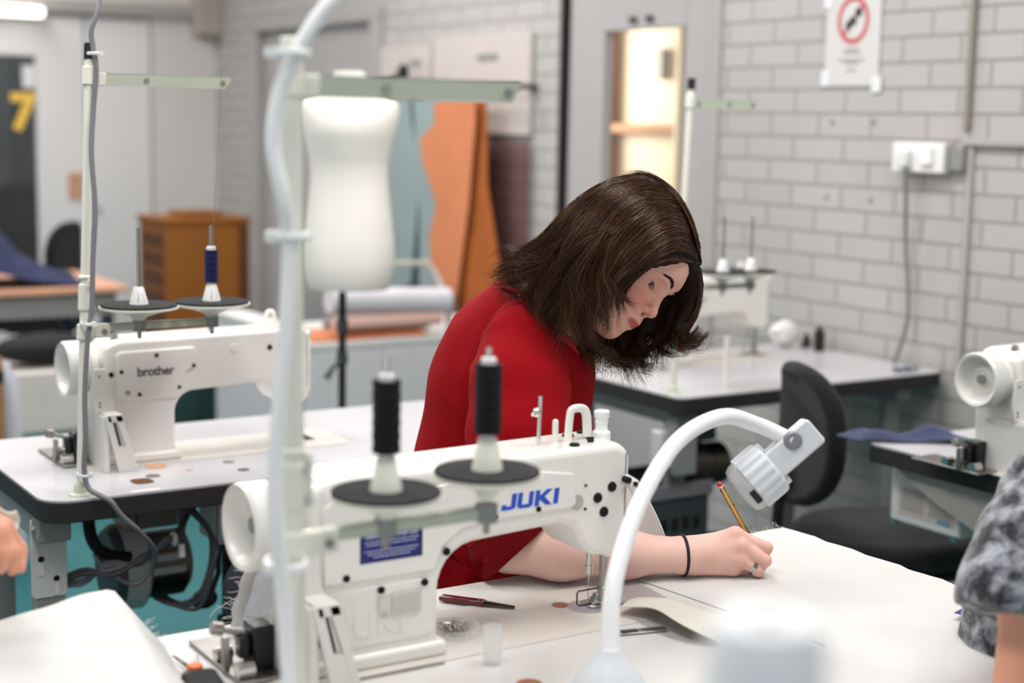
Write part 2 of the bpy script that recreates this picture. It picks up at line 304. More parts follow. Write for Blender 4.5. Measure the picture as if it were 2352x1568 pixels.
for i, (y, z) in enumerate([(3.54, 1.475), (3.36, 1.475), (3.36, 1.24), (3.55, 1.24)]):
    tag(G().cyl((WX - .004, y, z), (WX, y, z), .007, n=12).build('wall_plug', 'print_grey'), ['small grey fixing hole upper left below the poster', 'small grey fixing hole upper right below the poster', 'small grey fixing hole lower right in brick wall', 'small grey fixing hole lower left in brick wall'][i], 'wall plug', 'fixing holes in the brick wall')
# ================================================================== sewing machines, stands, tables
T = 0.76
def screw(parent, x, y, z, r=.0045, m='hole', name='screw'):
    return G().cyl((x, y, z), (x, y - .0022, z), r, r * .9, 14).build(name, m, parent)
def machine(loc, label, v):
    """v: 'blue' (near machine) or 'plain'. local x: handwheel -> face plate, y=0 rear face, z=0 table"""
    near = v == 'blue'; L = .560 if near else .512; cr = .255 if near else .212; ah = .146 if near else .140; hx = .445 if near else .40; fx = .517 if near else .465; ar = .058 if near else .042
    t = thing('sewing_machine', label, 'sewing machine', loc)
    P = [(.072, .0), (cr - .004, .0), (cr, .02), (cr, ah - ar)] + [(cr + ar - ar * math.cos(a), ah - ar + ar * math.sin(a)) for a in (.2, .45, .7, .95, 1.2, 1.45)]
    P += [(hx, ah + .006), (hx + .02, ah + .0), (hx + .035, ah - .028), (hx + .05, ah - .045), (fx, .098), (fx + .012, .092), (fx + .03, .094), (L - .004, .108), (L, .12), (L, .236), (L - .006, .248), (L - .02, .255), (.10, .250), (.082, .245), (.070, .236), (.066, .10)]
    G().prism(P, .0, .105).build('machine_body', 'paint', t, bevel=.010, seg=4)
    # faceplate with its seam
    G().box(L - .006, L + .008, .012, .093, .115, .235).build('face_plate', 'paint', t, bevel=.006)
    G().box(L - .0085, L - .007, -.0006, .02, .13, .24).build('seam', 'print_grey', t)
    # bed let into the table
    g = G(); g.prism(rrect(.03, .60, -.024, .155, .008), .0, .0018, 'xy'); g.build('bed', 'paint_bed', t)
    G().prism(rrect(.05, cr + .012, -.006, .125, .01), .001, .022, 'xy').build('column_foot', 'paint', t, bevel=.006)
    if near:
        c = G().prism([(.088, .118), (.246, .118)] + [(.258, .148), (.288, .168), (.33, .172), (.46, .174)] + [(.468, .18), (.462, .222), (.40, .232), (.10, .226), (.088, .216)], -.0035, .001).build('rear_cover', 'paint', t, bevel=.003)
        c2 = G().prism(rrect(.095, .247, .032, .108, .012), -.0018, .001).build('lower_cover', 'paint', t, bevel=.0012)
    else:
        c = G().prism([(.10, .131), (.213, .128), (.222, .134), (.232, .18), (.252, .19), (.256, .2), (.256, .224), (.25, .231), (.096, .229), (.089, .222), (.091, .139)], -.006, .001).build('rear_cover', 'paint', t, bevel=.004, seg=3)
    # rounded raised pad on the arm top
    if near: G().prism(rrect(.30, .40, .222, .242, .009), -.006, .01).build('arm_pad', 'paint', t, bevel=.004)
    # hand wheel: a dished ring on the end of the shaft
    wr = .056; wz = .193
    g = G(); g.lathe([(.001, .024), (wr - .022, .024), (wr - .017, .018), (wr - .013, .014), (wr - .009, .001), (wr - .003, -.001), (wr, .004), (wr, .036), (wr - .004, .042), (.001, .045)], (-.0, .052, wz), 'x', 48)
    h = g.build('hand_wheel', 'paint_cool', t, ang=30)
    g = G()
    for k in range(3): g.lathe([(wr - .026 - k * .009, .0245), (wr - .028 - k * .009, .0215), (wr - .030 - k * .009, .0245)], (0, .052, wz), 'x', 40)
    g.build('dish_ring', 'paint_cool', h)
    G().cyl((.016, .052, wz), (.026, .052, wz), .010, n=20).build('wheel_nut', 'grey_paint', h)
    G().lathe([(.047, .043), (.05, .046), (.05, .058), (.035, .062), (.03, .075), (.01, .078)], (0, .052, wz), 'x', 36).build('pulley_cover', 'paint', t)
    # belt guard plates down to the table
    G().prism([(.040, .20), (.066, .20), (.083, .113), (.044, .113), (.034, .15)], -.016, -.012).build('guard_plate', 'paint_cool', t, bevel=.0015)
    gs = G(); gs.prism([(.048, .113), (.060, .113), (.088, .0), (.074, .0)], -.06, -.052).prism([(.068, .113), (.082, .113), (.114, .0), (.104, .0)], -.06, -.052).prism([(.052, .115), (.083, .115), (.086, .10), (.055, .10)], -.06, -.012).prism([(.067, .05), (.095, .05), (.112, .0), (.08, .0)], -.0595, -.053)
    gs.build('guard_leg', 'paint_cool', t, bevel=.001)
    G().prism([(.058, .10), (.070, .10), (.082, .052), (.074, .048)], -.052, -.02).build('guard_slot', 'hole', t)
    G().prism([(.046, .0), (.058, .0), (.055, .11), (.047, .11)], -.055, .06).build('guard_side', 'paint_cool', t, bevel=.001)
    for z in (.125, .132, .185): screw(t, .052, -.016, z, .0018)
    # bobbin winder: base rail, black bracket, shaft and thumb screw
    b = G().box(-.012, .06, .02, .20, .002, .006).build('winder_base', 'steel', t, bevel=.001)
    G().box(.018, .046, .05, .088, .006, .062).box(.004, .018, .06, .08, .02, .05).build('winder_bracket', 'black_gloss', t, bevel=.003)
    wv = G(); wv.cyl((-.025, .07, .062), (.018, .07, .050), .004, n=12).cyl((-.030, .07, .064), (-.016, .07, .061), .0085, n=16).box(-.016, -.008, .064, .076, .006, .05)
    wv.build('winder_shaft', 'steel', t, bevel=.0008)
    for yy, rr_ in ((.04, .011), (.11, .009)): G().cyl((-.010, yy, .014), (.012, yy, .014), rr_, n=20).build('winder_wheel', 'chrome', t)
    # screws and oil holes
    S = [(.529, .195, .0075), (.505, .182, .0075), (.516, .161, .0075), (.484, .202, .002), (.484, .169, .002), (.337, .177, .0042), (.263, .140, .0055), (.405, .179, .004), (.231, .104, .0052), (.168, .103, .0052), (.119, .125, .005)] if near else \
        [(.172, .218, .0042), (.25, .192, .0042), (.1, .189, .0042), (.081, .184, .0055), (.219, .15, .0038), (.136, .141, .0042), (.341, .221, .0035), (.419, .218, .0058), (.444, .222, .003)]
    for x, z, r in S: screw(t, x, -.0035 if (near and x < .47) else (-.006 if x < .26 and not near and x > .085 else 0), z, r)
    if near:
        G().cyl((.470, 0, .180), (.470, -.0015, .180), .0105, n=24).build('recess', D('recess_grey', '#b5b0a6', .6), t)
    else:
        G().cyl((.341, 0, .221), (.341, -.0025, .221), .010, n=24).build('boss', 'paint', t, bevel=.001)
    # needle side: bars, presser foot, needle plate
    nx, ny = fx + .028, .072
    G().cyl((nx, ny, .10), (nx, ny, .055), .0042, n=14).cyl((nx, ny, .062), (nx, ny, .05), .0062, n=14).build('needle_bar', 'chrome', t)
    G().cyl((nx, ny, .052), (nx, ny, .006), .0009, n=8).build('needle', 'chrome', t)
    G().cyl((nx + .012, ny - .018, .10), (nx + .012, ny - .018, .03), .0055, n=16).box(nx + .006, nx + .020, ny - .024, ny - .012, .012, .034).build('presser_bar', 'steel', t, bevel=.0012)
    ft = G().box(nx - .006, nx + .012, ny - .02, ny + .012, .003, .007).prism([(nx - .004, .007), (nx + .016, .007), (nx + .018, .02), (nx + .006, .022)], ny - .016, ny - .004).build('presser_foot', 'chrome', t, bevel=.0008)
    G().tube([(nx + .01, ny - .012, .030), (nx - .026, ny - .012, .030), (nx - .028, ny - .012, .027), (nx - .028, ny - .012, .012), (nx - .024, ny - .012, .008), (nx - .004, ny - .012, .008)], .0012, 8).build('finger_guard', 'black_gloss', t)
    G().prism([(nx - .004 + .030 * math.cos(a * PI / 16) * 1.0, ny - .005 + .030 * math.sin(a * PI / 16)) for a in range(32)], .0017, .0026, 'xy').build('needle_plate', D('plate_lilac', '#c5c4cc', .35, metal=.5), t)
    G().box(nx + .024, nx + .050, ny - .03, ny + .03, .0017, .0024).build('plate_gap', 'hole', t)
    # levers and guides on top
    if near:
        G().tube([(.547, -.004, .205), (.552, -.018, .200), (.566, -.022, .172), (.570, -.02, .150)], [.012, .012, .009, .006], 14, flat=.6).build('lifting_lever', 'paint_bed', t)
        for x, z in ((.540, .208), (.552, .200)): G().cyl((x - .001, -.014, z), (x - .001, -.026, z), .0048, n=14).build('screw', 'hole', t)
        G().cyl((.438, .05, .25), (.440, .05, .322), .0030, n=12).build('thread_post', 'chrome', t)
        G().ball((.432, .046, .300), .0065, sc=(1, .8, 1)).cyl((.424, .044, .298), (.44, .05, .300), .0028, n=10).build('tension_disc', 'chrome', t)
        G().tube([(.466, .05, .252), (.466, .05, .283)], .0042, 12).ball((.466, .05, .283), .0042).build('thread_guide', 'paint', t)
        hd = [(.487, .05, .25), (.490, .05, .288), (.494, .05, .298), (.508, .05, .299), (.517, .05, .292), (.520, .05, .27), (.520, .05, .258)]
        G().tube(spline(hd, 5), .0068, 10, flat=.8).build('take_up_cover', 'paint', t)
        G().lathe([(.013, 0), (.013, .012), (.010, .014), (.0085, .016), (.0085, .024), (.0095, .027), (.0085, .03), (.011, .034), (.011, .042), (.009, .043)], (.545, .05, .25), 'z', 24).build('pressure_knob', 'white_plastic', t)
        for x, y, r in ((.478, .02, .0075), (.505, .075, .009), (.522, .045, .006), (.535, .085, .007), (.512, .03, .005)): G().cyl((x, y, .2545), (x, y, .2575), r, r * .9, 16).build('top_screw', 'hole', t)
    else:
        G().cyl((.101, .04, .25), (.101, .04, .260), .009, .006, n=16).build('top_screw', 'chrome', t)
        G().tube(spline([(.435, .06, .25), (.438, .06, .28), (.446, .06, .285), (.455, .06, .28), (.457, .06, .25)], 5), .005, 8).build('take_up_cover', 'paint', t)
        G().cyl((.31, .06, .25), (.31, .06, .285), .0035, n=10).build('thread_post', 'steel', t)
        G().cyl((L - .004, .01, .235), (L + .004, .01, .245), .006, n=12).build('thread_guide', 'paint', t)
    return t, c
# --- the near machine (its rear towards the camera)
mj, cov = machine((.704, 1.66, T), 'white industrial sewing machine with bold blue lettering on the near worktable', 'blue')
def poly_letters():
    """J U K I as blocky slanted polygons, height 1"""
    J = [(-.32, 0), (.36, 0), (.52, .14), (.52, 1), (.24, 1), (.24, .22), (-.06, .22), (-.06, .34), (-.32, .34)]
    U = [(.62, 1), (.62, .14), (.78, 0), (1.40, 0), (1.55, .14), (1.55, 1), (1.29, 1), (1.29, .22), (.88, .22), (.88, 1)]
    K = [(1.68, 0), (1.68, 1), (1.94, 1), (1.94, .62), (2.34, 1), (2.70, 1), (2.24, .56), (2.74, 0), (2.38, 0), (1.94, .42), (1.94, 0)]
    I = [(2.84, 0), (2.84, 1), (3.12, 1), (3.12, 0)]
    return [J, U, K, I]
for i, p in enumerate(poly_letters()):
    G().prism([(.362 - .008 + (a + .10 * b) * .0262, .1838 + b * .0212) for a, b in p], -.0042, -.0034).build('logo_letter', 'blue_logo', mj, smooth=False)
dk = G().box(.138, .227, -.0042, -.0034, .1405, .184).build('dealer_plate', 'decal_navy', mj, smooth=False)
link_mesh('lettering', text_mesh('Sewing Machines Ltd', .0088, .0003, .00012, align='CENTER'), 'decal_text', dk, (.1825, -.0044, .1715))
g = G()
for k, (wd, z) in enumerate([(.038, .1665), (.036, .1625), (.039, .1545), (.034, .1505), (.026, .1465)]):
    x = .1825 - wd
    while x < .1825 + wd:
        q = random.uniform(.0015, .006); g.box(x, min(x + q, .1825 + wd), -.0045, -.0042, z, z + .0014); x += q + .0012
g.build('small_print', 'decal_text', dk, smooth=False)
rp = G().box(.165, .182, -.0042, -.0034, .067, .093).box(.184, .226, -.0042, -.0034, .066, .096).build('rating_label', D('label_pale', '#d7d3cc', .6), mj, smooth=False)
g = G()
for k in range(7):
    x = .186
    while x < .223:
        q = random.uniform(.002, .006); g.box(x, min(x + q, .224), -.0046, -.0042, .091 - k * .0037, .0922 - k * .0037); x += q + .001
g.box(.168, .178, -.0046, -.0042, .068, .074).build('small_print', 'grey_label', rp, smooth=False)
link_mesh('embossed_lettering', text_mesh('JUKI', .045, .0010, .0012, space=1.1), 'paint', mj, (.115, -.0022, .045))
# --- left machine on the second table
mb, cov = machine((.857, 2.93, T), 'cream industrial sewing machine with grey lower-case lettering on the left table', 'plain')
link_mesh('lettering', text_mesh('brother', .0262, .0006, .0004, space=.93), 'logo_dark', mb, (.131, -.0068, .178))
G().lathe([(.0042, -.0066), (.0052, -.0068), (.0052, -.0063), (.0042, -.0061)], (.112, 0, .146), 'y', 20).build('round_mark', D('mark_pink', '#c58a8f', .6), mb)
# --- middle back machine and right machine (partly seen)
mm, _ = machine((2.617, 3.44, T), 'cream sewing machine on the far table right behind her hair', 'plain')
mr, _ = machine((2.44, 2.01, T), 'cream sewing machine at the right edge, its hand wheel facing us', 'plain')
# ---------------------------------------------------------------- tables
def table(name, label, x0, x1, y0, y1, top='laminate', r=.05, legs=True, plug=()):
    t = thing(name, label, 'table', (0, 0, 0))
    G().prism(rrect(x0 + .0015, x1 - .0015, y0 + .0015, y1 - .0015, r), T - .004, T, 'xy').build('table_top', top, t)
    G().prism(rrect(x0, x1, y0, y1, r), T - .042, T - .0035, 'xy').build('edge_band', 'edge_black', t, bevel=.002)
    if legs:
        for x in (x0 + (.035 if top == 'laminate' and x0 < 1 else .08), x1 - .10):
            G().box(x - .03, x + .03, y0 + .06, y1 - .06, T - .09, T - .042).build('top_rail', 'grey_paint', t, bevel=.003)
            for y in (y0 + .10, y1 - .13): G().box(x - .028, x + .028, y, y + .03, .03, T - .08).build('leg', 'grey_paint', t, bevel=.003)
            G().box(x - .03, x + .03, y0, y1, 0, .035).build('foot_rail', 'grey_paint', t, bevel=.004)
        G().box(x0 + .08, x1 - .1, (y0 + y1) / 2, (y0 + y1) / 2 + .03, .12, .16).build('cross_bar', 'grey_paint', t, bevel=.003)
    return t
tj = table('sewing_table', 'cream-white worktable nearest the camera where the writing hand rests', .10, 1.80, 1.18, 1.911, 'laminate_cream', .012)
tb = table('sewing_table', 'white black-edged sewing table at the left under the left machine', .735, 1.92, 2.69, 3.285, 'laminate', .055)
tm = table('sewing_table', 'white black-edged table against the brick wall behind her head', 2.445, 3.43, 3.01, 3.66, 'laminate', .03)
tr = table('sewing_table', 'white black-edged table at the right edge with grey panel below', 2.478, 3.38, 1.55, 2.385, 'laminate', .015, legs=False)
for x, y, r, m in ((1.011, 2.886, .022, 'wood_light'), (.978, 2.809, .014, 'steel'), (1.057, 2.822, .007, 'wood_light'), (1.153, 2.856, .012, 'steel'), (1.152, 2.776, .012, 'steel')):
    G().cyl((x, y, T - .001), (x, y, T + .0012), r, n=24).build('hole_plug', m, tb)
G().prism(rrect(.925, .965, 2.755, 2.80, .012), T - .001, T + .0006, 'xy').build('belt_slot', 'wood_dark', tb)
G().box(.90, .955, 2.700, 2.712, T, T + .0006).build('name_strip', 'paper', tb)
G().cyl((1.214, 1.752, T - .001), (1.214, 1.752, T + .0028), .012, n=28).build('hole_plug', 'copper', tj)
G().cyl((1.006, 1.515, T - .001), (1.006, 1.515, T + .0015), .016, n=28).build('hole_plug', 'copper', tj)
G().prism([(1.302, 1.712), (1.368, 1.700), (1.376, 1.768), (1.318, 1.775)], T + .002, T + .0042, 'xy').build('slide_plate', D('slide_lilac', '#c9c8ce', .3, metal=.5), mj).location = (-.704, -1.66, -T)
G().box(.82, .95, 1.628, 1.634, T + .0, T + .0025).build('hinge_strip', 'steel', tj)
# right table: panel under the top and the label box
G().prism([(2.50, T - .042), (3.3, T - .042), (3.3, .52), (2.95, .52), (2.62, .62), (2.50, .70)], 1.9, 1.92).build('apron', 'grey_paint', tr)
G().prism([(1.56, T - .042), (2.33, T - .042), (2.30, .70), (2.20, .655), (2.0, .59), (1.80, .54), (1.56, .50)], 2.505, 2.52, 'yz').build('side_panel', D('panel_taupe', '#a8a49d', .5), tr)
G().cyl((2.505, 1.80, .64), (2.495, 1.80, .64), .016, n=6).build('bolt', 'steel', tr)
for y in (1.62, 2.25): G().box(2.9, 2.96, y, y + .03, 0, T - .04).build('leg', 'grey_paint', tr, bevel=.003)
G().box(2.88, 2.98, 1.56, 2.36, 0, .035).build('foot_rail', 'grey_paint', tr, bevel=.004)
# ---------------------------------------------------------------- thread stands
def stand(loc, label, h, lean=(0, 0), pr=.0085, dr=.071, dx=(.115, .255), bar=.27, bar_z=None, disc_z=.345, pm='paint_green', cap='black', arm_ang=0, dsc=True, tilt=0):
    t = thing('thread_stand', label, 'thread stand', loc)
    ux, uy = lean
    def pz(z, dx_=0, dy_=0): return (ux * z + dx_, uy * z + dy_, z)
    G().cyl(pz(0), pz(h - .02), pr, n=20).build('pole', pm, t)
    G().cyl(pz(h - .03), pz(h), .0105, n=20).build('pole_cap', cap, t, bevel=.0015)
    G().lathe([(.022, 0), (.021, .003), (.014, .006), (.011, .02), (.009, .022)], (0, 0, 0), 'z', 28).build('base_collar', 'paint_green', t)
    bz = h - .065 if bar_z is None else bar_z
    bx, by, _ = pz(bz)
    G().cyl(pz(bz - .012), pz(bz + .022), .0125, n=20).box(bx + .008, bx + .030, by - .006, by + .006, bz - .012, bz + .012).build('clamp', 'paint_ivory', t, bevel=.002)
    ca, sa = math.cos(arm_ang), math.sin(arm_ang)
    def R(x, y, z): return (bx + x * ca - y * sa, by + x * sa + y * ca, bz + z)
    g = G().prism([(.012, -.011), (bar - .012, -.011), (bar, .004), (bar, .011), (.012, .011)], -.0012, .0012, fn=R); g.prism([(.012, .0105), (bar, .0105), (bar, .012), (.012, .012)], -.0012, .016, fn=R)
    g.build('guide_bar', 'paint_green', t)
    for x in (.022, .108, bar - .016): G().cyl(R(x, -.001, 0), R(x, -.004, 0), .0048, n=14).build('guide_eyelet', 'steel', t)
    if not dsc: return t, []
    # spool tray arm and discs
    z = disc_z - .045; px_, py_, _ = pz(z); e = max(dx)
    G().cyl(pz(z - .018), pz(z + .012), .0135, n=20).box(px_ + .004, px_ + .046, py_ - .012, py_ + .004, z - .014, z + .012).build('clamp', 'paint_ivory', t, bevel=.0025)
    G().cyl(pz(z + .035), pz(z + .085), .012, n=20).cyl(pz(z + .092), pz(z + .1), .0125, n=20).box(px_ + .006, px_ + .02, py_ - .004, py_ + .006, z + .035, z + .095).build('splice_collar', 'paint_ivory', t, bevel=.003)
    for q in (.045, .08): G().cyl((px_ + .014, py_ - .005, z + q), (px_ + .014, py_ - .009, z + q), .0045, n=12).build('screw', 'chrome', t)
    G().cyl((px_ + .034, py_ - .012, z - .002), (px_ + .034, py_ - .016, z - .002), .0048, n=14).build('screw', 'steel', t)
    G().box(px_ + .04, e + .01, py_ - .006, py_ - .004, z - .003, z + .010).box(px_ + .04, e + .01, py_ - .006, py_ + .008, z + .009, z + .0105).build('tray_arm', 'paint_green', t)
    out = []
    for k, x in enumerate(dx):
        zt = z + (tilt if k else 0)
        c = (x, py_ - .002, zt + .012)
        d = G().lathe([(.008, 0), (.010, .0), (.014, .008), (dr * .55, .017), (dr * 1.03, .0245), (dr * 1.03, .028), (.01, .028)], c, 'z', 56).build('spool_disc', 'paint_ivory', t, ang=50)
        G().cyl((x, c[1], z - .006), (x, c[1], z + .014), .012 if k == 0 else .013, n=16).build('disc_nut', 'grey_paint', d)
        G().cyl((x, c[1], z - .02), (x, c[1], z - .004), .004, n=10).build('disc_screw', 'steel', d)
        G().lathe([(dr * .985, 0), (dr * .995, .001), (dr * .985, .0035), (.012, .004)], (x, c[1], c[2] + .0285), 'z', 56).build('foam_pad', 'foam', d, ang=60)
        zz = c[2] + .0325
        G().lathe([(.0175, 0), (.0168, .003), (.0095, .030), (.0085, .0315), (.004, .032)] if dr > .065 else [(.0175, 0), (.0170, .003), (.0100, .036), (.0085, .0375), (.004, .038)], (x, c[1], zz), 'z', 24).build('spool_cone', 'white_plastic' if dr > .065 else 'paint_ivory', d, ang=40)
        g = G()
        for a in (-1.9, -1.25): g.prism([(-.0012, .004), (.0012, .004), (.0010, .022), (-.0010, .022)], .0, .0015, fn=lambda X, Y, Z, a=a: (x + (.0160 - Z * .27 + Y) * math.cos(a) - X * math.sin(a), c[1] + (.0160 - Z * .27 + Y) * math.sin(a) + X * math.cos(a), zz + Z))
        g.build('cone_slot', 'steel_dark', d)
        G().cyl((x, c[1], zz + .03), (x, c[1], disc_z + (.142 if dr > .065 else .145)), .0032, n=14).build('spindle', 'steel' if dr > .065 else 'chrome', d)
        out.append((loc[0] + x, loc[1] + c[1], loc[2] + zz + (.031 if dr > .065 else .037)))
    return t, out
def spool(p, m, label, r, h, col_r=.0085, top=.011, grp=None):
    t = thing('thread_spool', label, 'thread spool', p, group=grp)
    G().lathe([(.0036, 0), (.0078, 0), (.0078, h + top), (.0036, h + top)], (0, 0, 0), 'z', 24).lathe([(.0036, h + top - .010), (col_r, h + top - .010), (col_r, h + top - .001), (.0036, h + top)], (0, 0, 0), 'z', 24).build('tube_core', 'white_plastic', t, bevel=.0006)
    prof = [(.007, .004)] + [(r + (.0004 if i % 2 else -.0002) + .0004 * math.sin(i * 1.3), .004 + h * i / 26) for i in range(27)] + [(.007, .004 + h)]
    G().lathe(prof, (0, 0, 0), 'z', 32).build('thread_winding', m, t, ang=70)
    return t
sb, P = stand((.812, 2.727, T), 'pale green metal thread stand on the left table beside the cream machine', .822, lean=(.072, .10), dx=(.125, .268), bar=.275, pm='paint_ivory')
bs_ = spool(P[1], 'thread_blue', 'navy blue thread spool on the left table stand', .0125, .062)
G().tube(spline([(0, -.012, .06), (.004, -.004, .11), (.012, -.002, .22), (.022, -.006, .412)], 6), .0004, 6).build('loose_thread', 'cable', bs_)
sj, P = stand((.640, 1.405, T), 'blurred pale thread stand pole in front of the near machine', .772, lean=(.012, .04), dr=.060, dx=(.109, .236), bar=.275, disc_z=.300, pm='paint_ivory', cap='paint_ivory', bar_z=.724, tilt=.009, pr=.0105)
spool(P[0], 'thread_black', 'black thread spool on the left disc of the near stand', .0150, .078, grp='black spools on the near stand')
spool(P[1], 'thread_black', 'black thread spool with tall spindle, in front of the red sweater', .0150, .078, grp='black spools on the near stand')
sm, P = stand((2.468, 3.07, T), 'white thread stand pole with slim arm behind her head', .815, lean=(.075, .05), dx=(.165, .262), bar=.19, pm='paint_ivory', arm_ang=-.30, disc_z=.315)
tag(G().cyl((2.70, 3.13, T), (2.70, 3.13, T + .13), .007, n=14).build('spare_rod', 'paint_ivory'), 'short cream upright rod on the far table beside the machine', 'rod')
# ================================================================== things on and around the near tables
def tube_thing(name, label, cat, pts, r, m, n=10, sub=8, grp=None):
    return tag(G().tube(spline(pts, sub), r, n).build(name, m), label, cat, grp)
# white conduit tied to the near stand, running up out of the picture
cn = thing('cable_conduit', 'thick white flexible conduit tied to the near thread stand pole', 'cable', (0, 0, 0))
G().tube(spline([(.95, 1.50, 2.92), (.94, 1.50, 2.3), (.88, 1.46, 1.92), (.79, 1.42, 1.72), (.735, 1.40, 1.64), (.683, 1.386, 1.575), (.662, 1.388, 1.548), (.645, 1.392, 1.520), (.628, 1.400, 1.478), (.620, 1.400, 1.426), (.627, 1.392, 1.375), (.634, 1.394, 1.327), (.628, 1.388, 1.244), (.620, 1.384, 1.179), (.612, 1.380, 1.114), (.610, 1.374, 1.05), (.616, 1.37, .982), (.617, 1.363, .925), (.615, 1.354, .864), (.61, 1.36, .775)], 8), .0078, 16).build('hose', 'white_plastic', cn)
cn.location = (-.006, 0, 0)
for x, y, z in ((.648, 1.425, 1.335), (.640, 1.414, 1.0), (.648, 1.425, 1.515)):
    G().lathe([(.0215, -.004), (.023, 0), (.0215, .004), (.018, .004), (.018, -.004), (.0215, -.004)], (x - .008, y - .016, z), 'z', 24, sy=1.2).box(x - .034, x - .022, y - .03, y - .018, z - .005, z + .005).build('cable_tie', 'white_plastic', cn)
# grey cable on the left stand
gc = thing('power_cable', 'grey cable running up the left thread stand and over the table edge', 'cable', (0, 0, 0))
G().tube(spline([(.93, 2.86, 2.92), (.93, 2.86, 2.3), (.915, 2.84, 1.95), (.905, 2.83, 1.76), (.895, 2.818, 1.677), (.884, 2.803, 1.637), (.872, 2.800, 1.605), (.873, 2.796, 1.573), (.876, 2.790, 1.534), (.868, 2.785, 1.463), (.858, 2.770, 1.384), (.857, 2.752, 1.282), (.848, 2.743, 1.188), (.842, 2.734, 1.109), (.832, 2.731, 1.046), (.822, 2.722, .952), (.818, 2.711, .873), (.813, 2.706, .81), (.818, 2.698, .778), (.834, 2.678, .766), (.850, 2.668, .755), (.868, 2.668, .728), (.905, 2.68, .69), (.950, 2.731, .637), (.963, 2.777, .59), (.933, 2.791, .555), (.895, 2.814, .575), (.880, 2.875, .60)], 8), .0048, 10).build('cord', 'cable', gc)
for x, y, z in ((.876, 2.796, 1.563), (.835, 2.738, 1.075), (.816, 2.716, .80)):
    G().lathe([(.0135, -.003), (.0145, 0), (.0135, .003), (.011, .003), (.011, -.003), (.0135, -.003)], (x, y, z), 'z', 20, sy=1.25).box(x + .002, x + .010, y - .019, y - .010, z - .004, z + .004).build('cable_tie', 'white_plastic', gc)
# bracket, motor, switch box, cables, rod below the left table
br = thing('mounting_bracket', 'pale grey steel plate with keyholes under the left table corner', 'bracket', (.735, 2.79, .555))
G().prism(rrect(0, .066, .0, .155, .01), -.003, .003).build('plate', 'motor_grey', br, bevel=.001)
for x, z in ((.018, .075), (.046, .035)): G().cyl((x, -.0035, z), (x, -.0028, z), .006, n=16).build('keyhole', 'hole', br)
for x, z in ((.018, .058), (.046, .018)): G().prism(rrect(x - .0045, x + .0045, z - .014, z + .012, .004), -.006, -.003).build('hook_slot', 'box_white', br)
G().cyl((.012, -.003, .135), (.012, -.014, .135), .012, n=18).build('bolt', 'chrome', br, bevel=.002)
mo = thing('clutch_motor', 'round grey clutch motor hanging below the left sewing table', 'motor', (.95, 3.00, .53))
G().lathe([(.05, -.012), (.078, -.008), (.088, .006), (.090, .01)], (0, 0, 0), 'x', 48).build('end_cap', 'grey_dark', mo)
G().lathe([(.090, .010), (.0905, .055), (.086, .060), (.05, .060)], (0, 0, 0), 'x', 48).build('drum', 'motor_grey', mo)
G().lathe([(.055, .06), (.066, .064), (.066, .15), (.058, .158), (.02, .16)], (0, 0, 0), 'x', 40).build('motor_body', 'motor_brown', mo)
g = G()
for k in range(22):
    a = -PI * .95 + k * PI * .9 / 22; c, s_ = math.cos(a), math.sin(a)
    g.add([(x, c * r - s_ * w_, s_ * r + c * w_) for x in (.07, .145) for r in (.064, .073) for w_ in (-.0014, .0014)], [(0, 1, 3, 2), (4, 6, 7, 5), (0, 4, 5, 1), (2, 3, 7, 6), (1, 5, 7, 3), (0, 2, 6, 4)])
g.build('cooling_fins', 'steel_dark', mo, smooth=False)
for z in (.0, .028): G().cyl((.065, -.072, z), (.135, -.072, z), .009, n=14).build('terminal_block', 'motor_grey', mo)
G().box(.02, .14, -.05, .05, .085, .19).build('motor_mount', 'motor_brown', mo, bevel=.006)
G().tube([(.03, -.06, .17), (.03, -.075, .10)], .006, 8).build('hanger_bolt', 'steel_dark', mo)
sw = thing('switch_box', 'grey and brown motor switch box under the left table', 'switch', (1.115, 2.86, .60))
G().box(0, .052, -.04, .06, 0, .115).build('housing', 'motor_brown', sw, bevel=.005); G().box(.0, .014, -.046, -.038, .002, .113).build('cover_edge', 'box_white', sw, bevel=.002)
G().box(-.004, .002, -.03, .055, .004, .11).build('side_cover', 'motor_grey', sw, bevel=.002); G().cyl((.056, -.02, .03), (.07, -.02, .03), .010, n=16).build('button', 'sign_red', sw)
for k in range(5):
    dz = [0, .008, -.007, .004, -.012][k]; dy = [0, -.006, .004, -.010, .006][k]; p = [(.798, 2.815 + dy, .575 + dz), (.840, 2.80 + dy, .585 + dz * 1.5), (.885, 2.79 + dy * 2, .590 - dz), (.945, 2.785 + dy, .605 + dz), (1.0, 2.80 - dy, .625 - dz), (1.045, 2.83, .64 + dz * 2), (1.060 + dz, 2.86 + dy, .675), (1.05 - dz * 2, 2.87, .71)]
    tube_thing('motor_cable', ['grey cable in the middle of the slung bundle under the left table', 'dark grey cable along the top edge of the slung bundle', 'grey cable along the bottom of the slung bundle by the motor', 'dark grey cable twisted just under the top one in the bundle', 'lowest pale grey cable sagging below the slung bundle'][k], 'cable', p, .0042, 'cable_dark' if k % 2 else 'cable', 8, grp='motor cables under the left table')
for k in range(3):
    p = [(1.00 + k * .02, 2.80, .712), (1.075 + .01 * k, 2.79, .66 - .02 * k), (1.088, 2.79 - .01 * k, .59), (1.065, 2.79, .52 - .015 * k), (1.045 - .01 * k, 2.84, .485), (1.04 - .01 * k, 2.93, .475)]
    tube_thing('motor_cable', ['innermost dark loop of cable hanging right of the motor', 'middle dark loop of cable hanging right of the motor', 'outermost dark loop of cable beside the switch box'][k], 'cable', p, .0045, 'cable_dark', 8, grp='looping cables beside the motor')
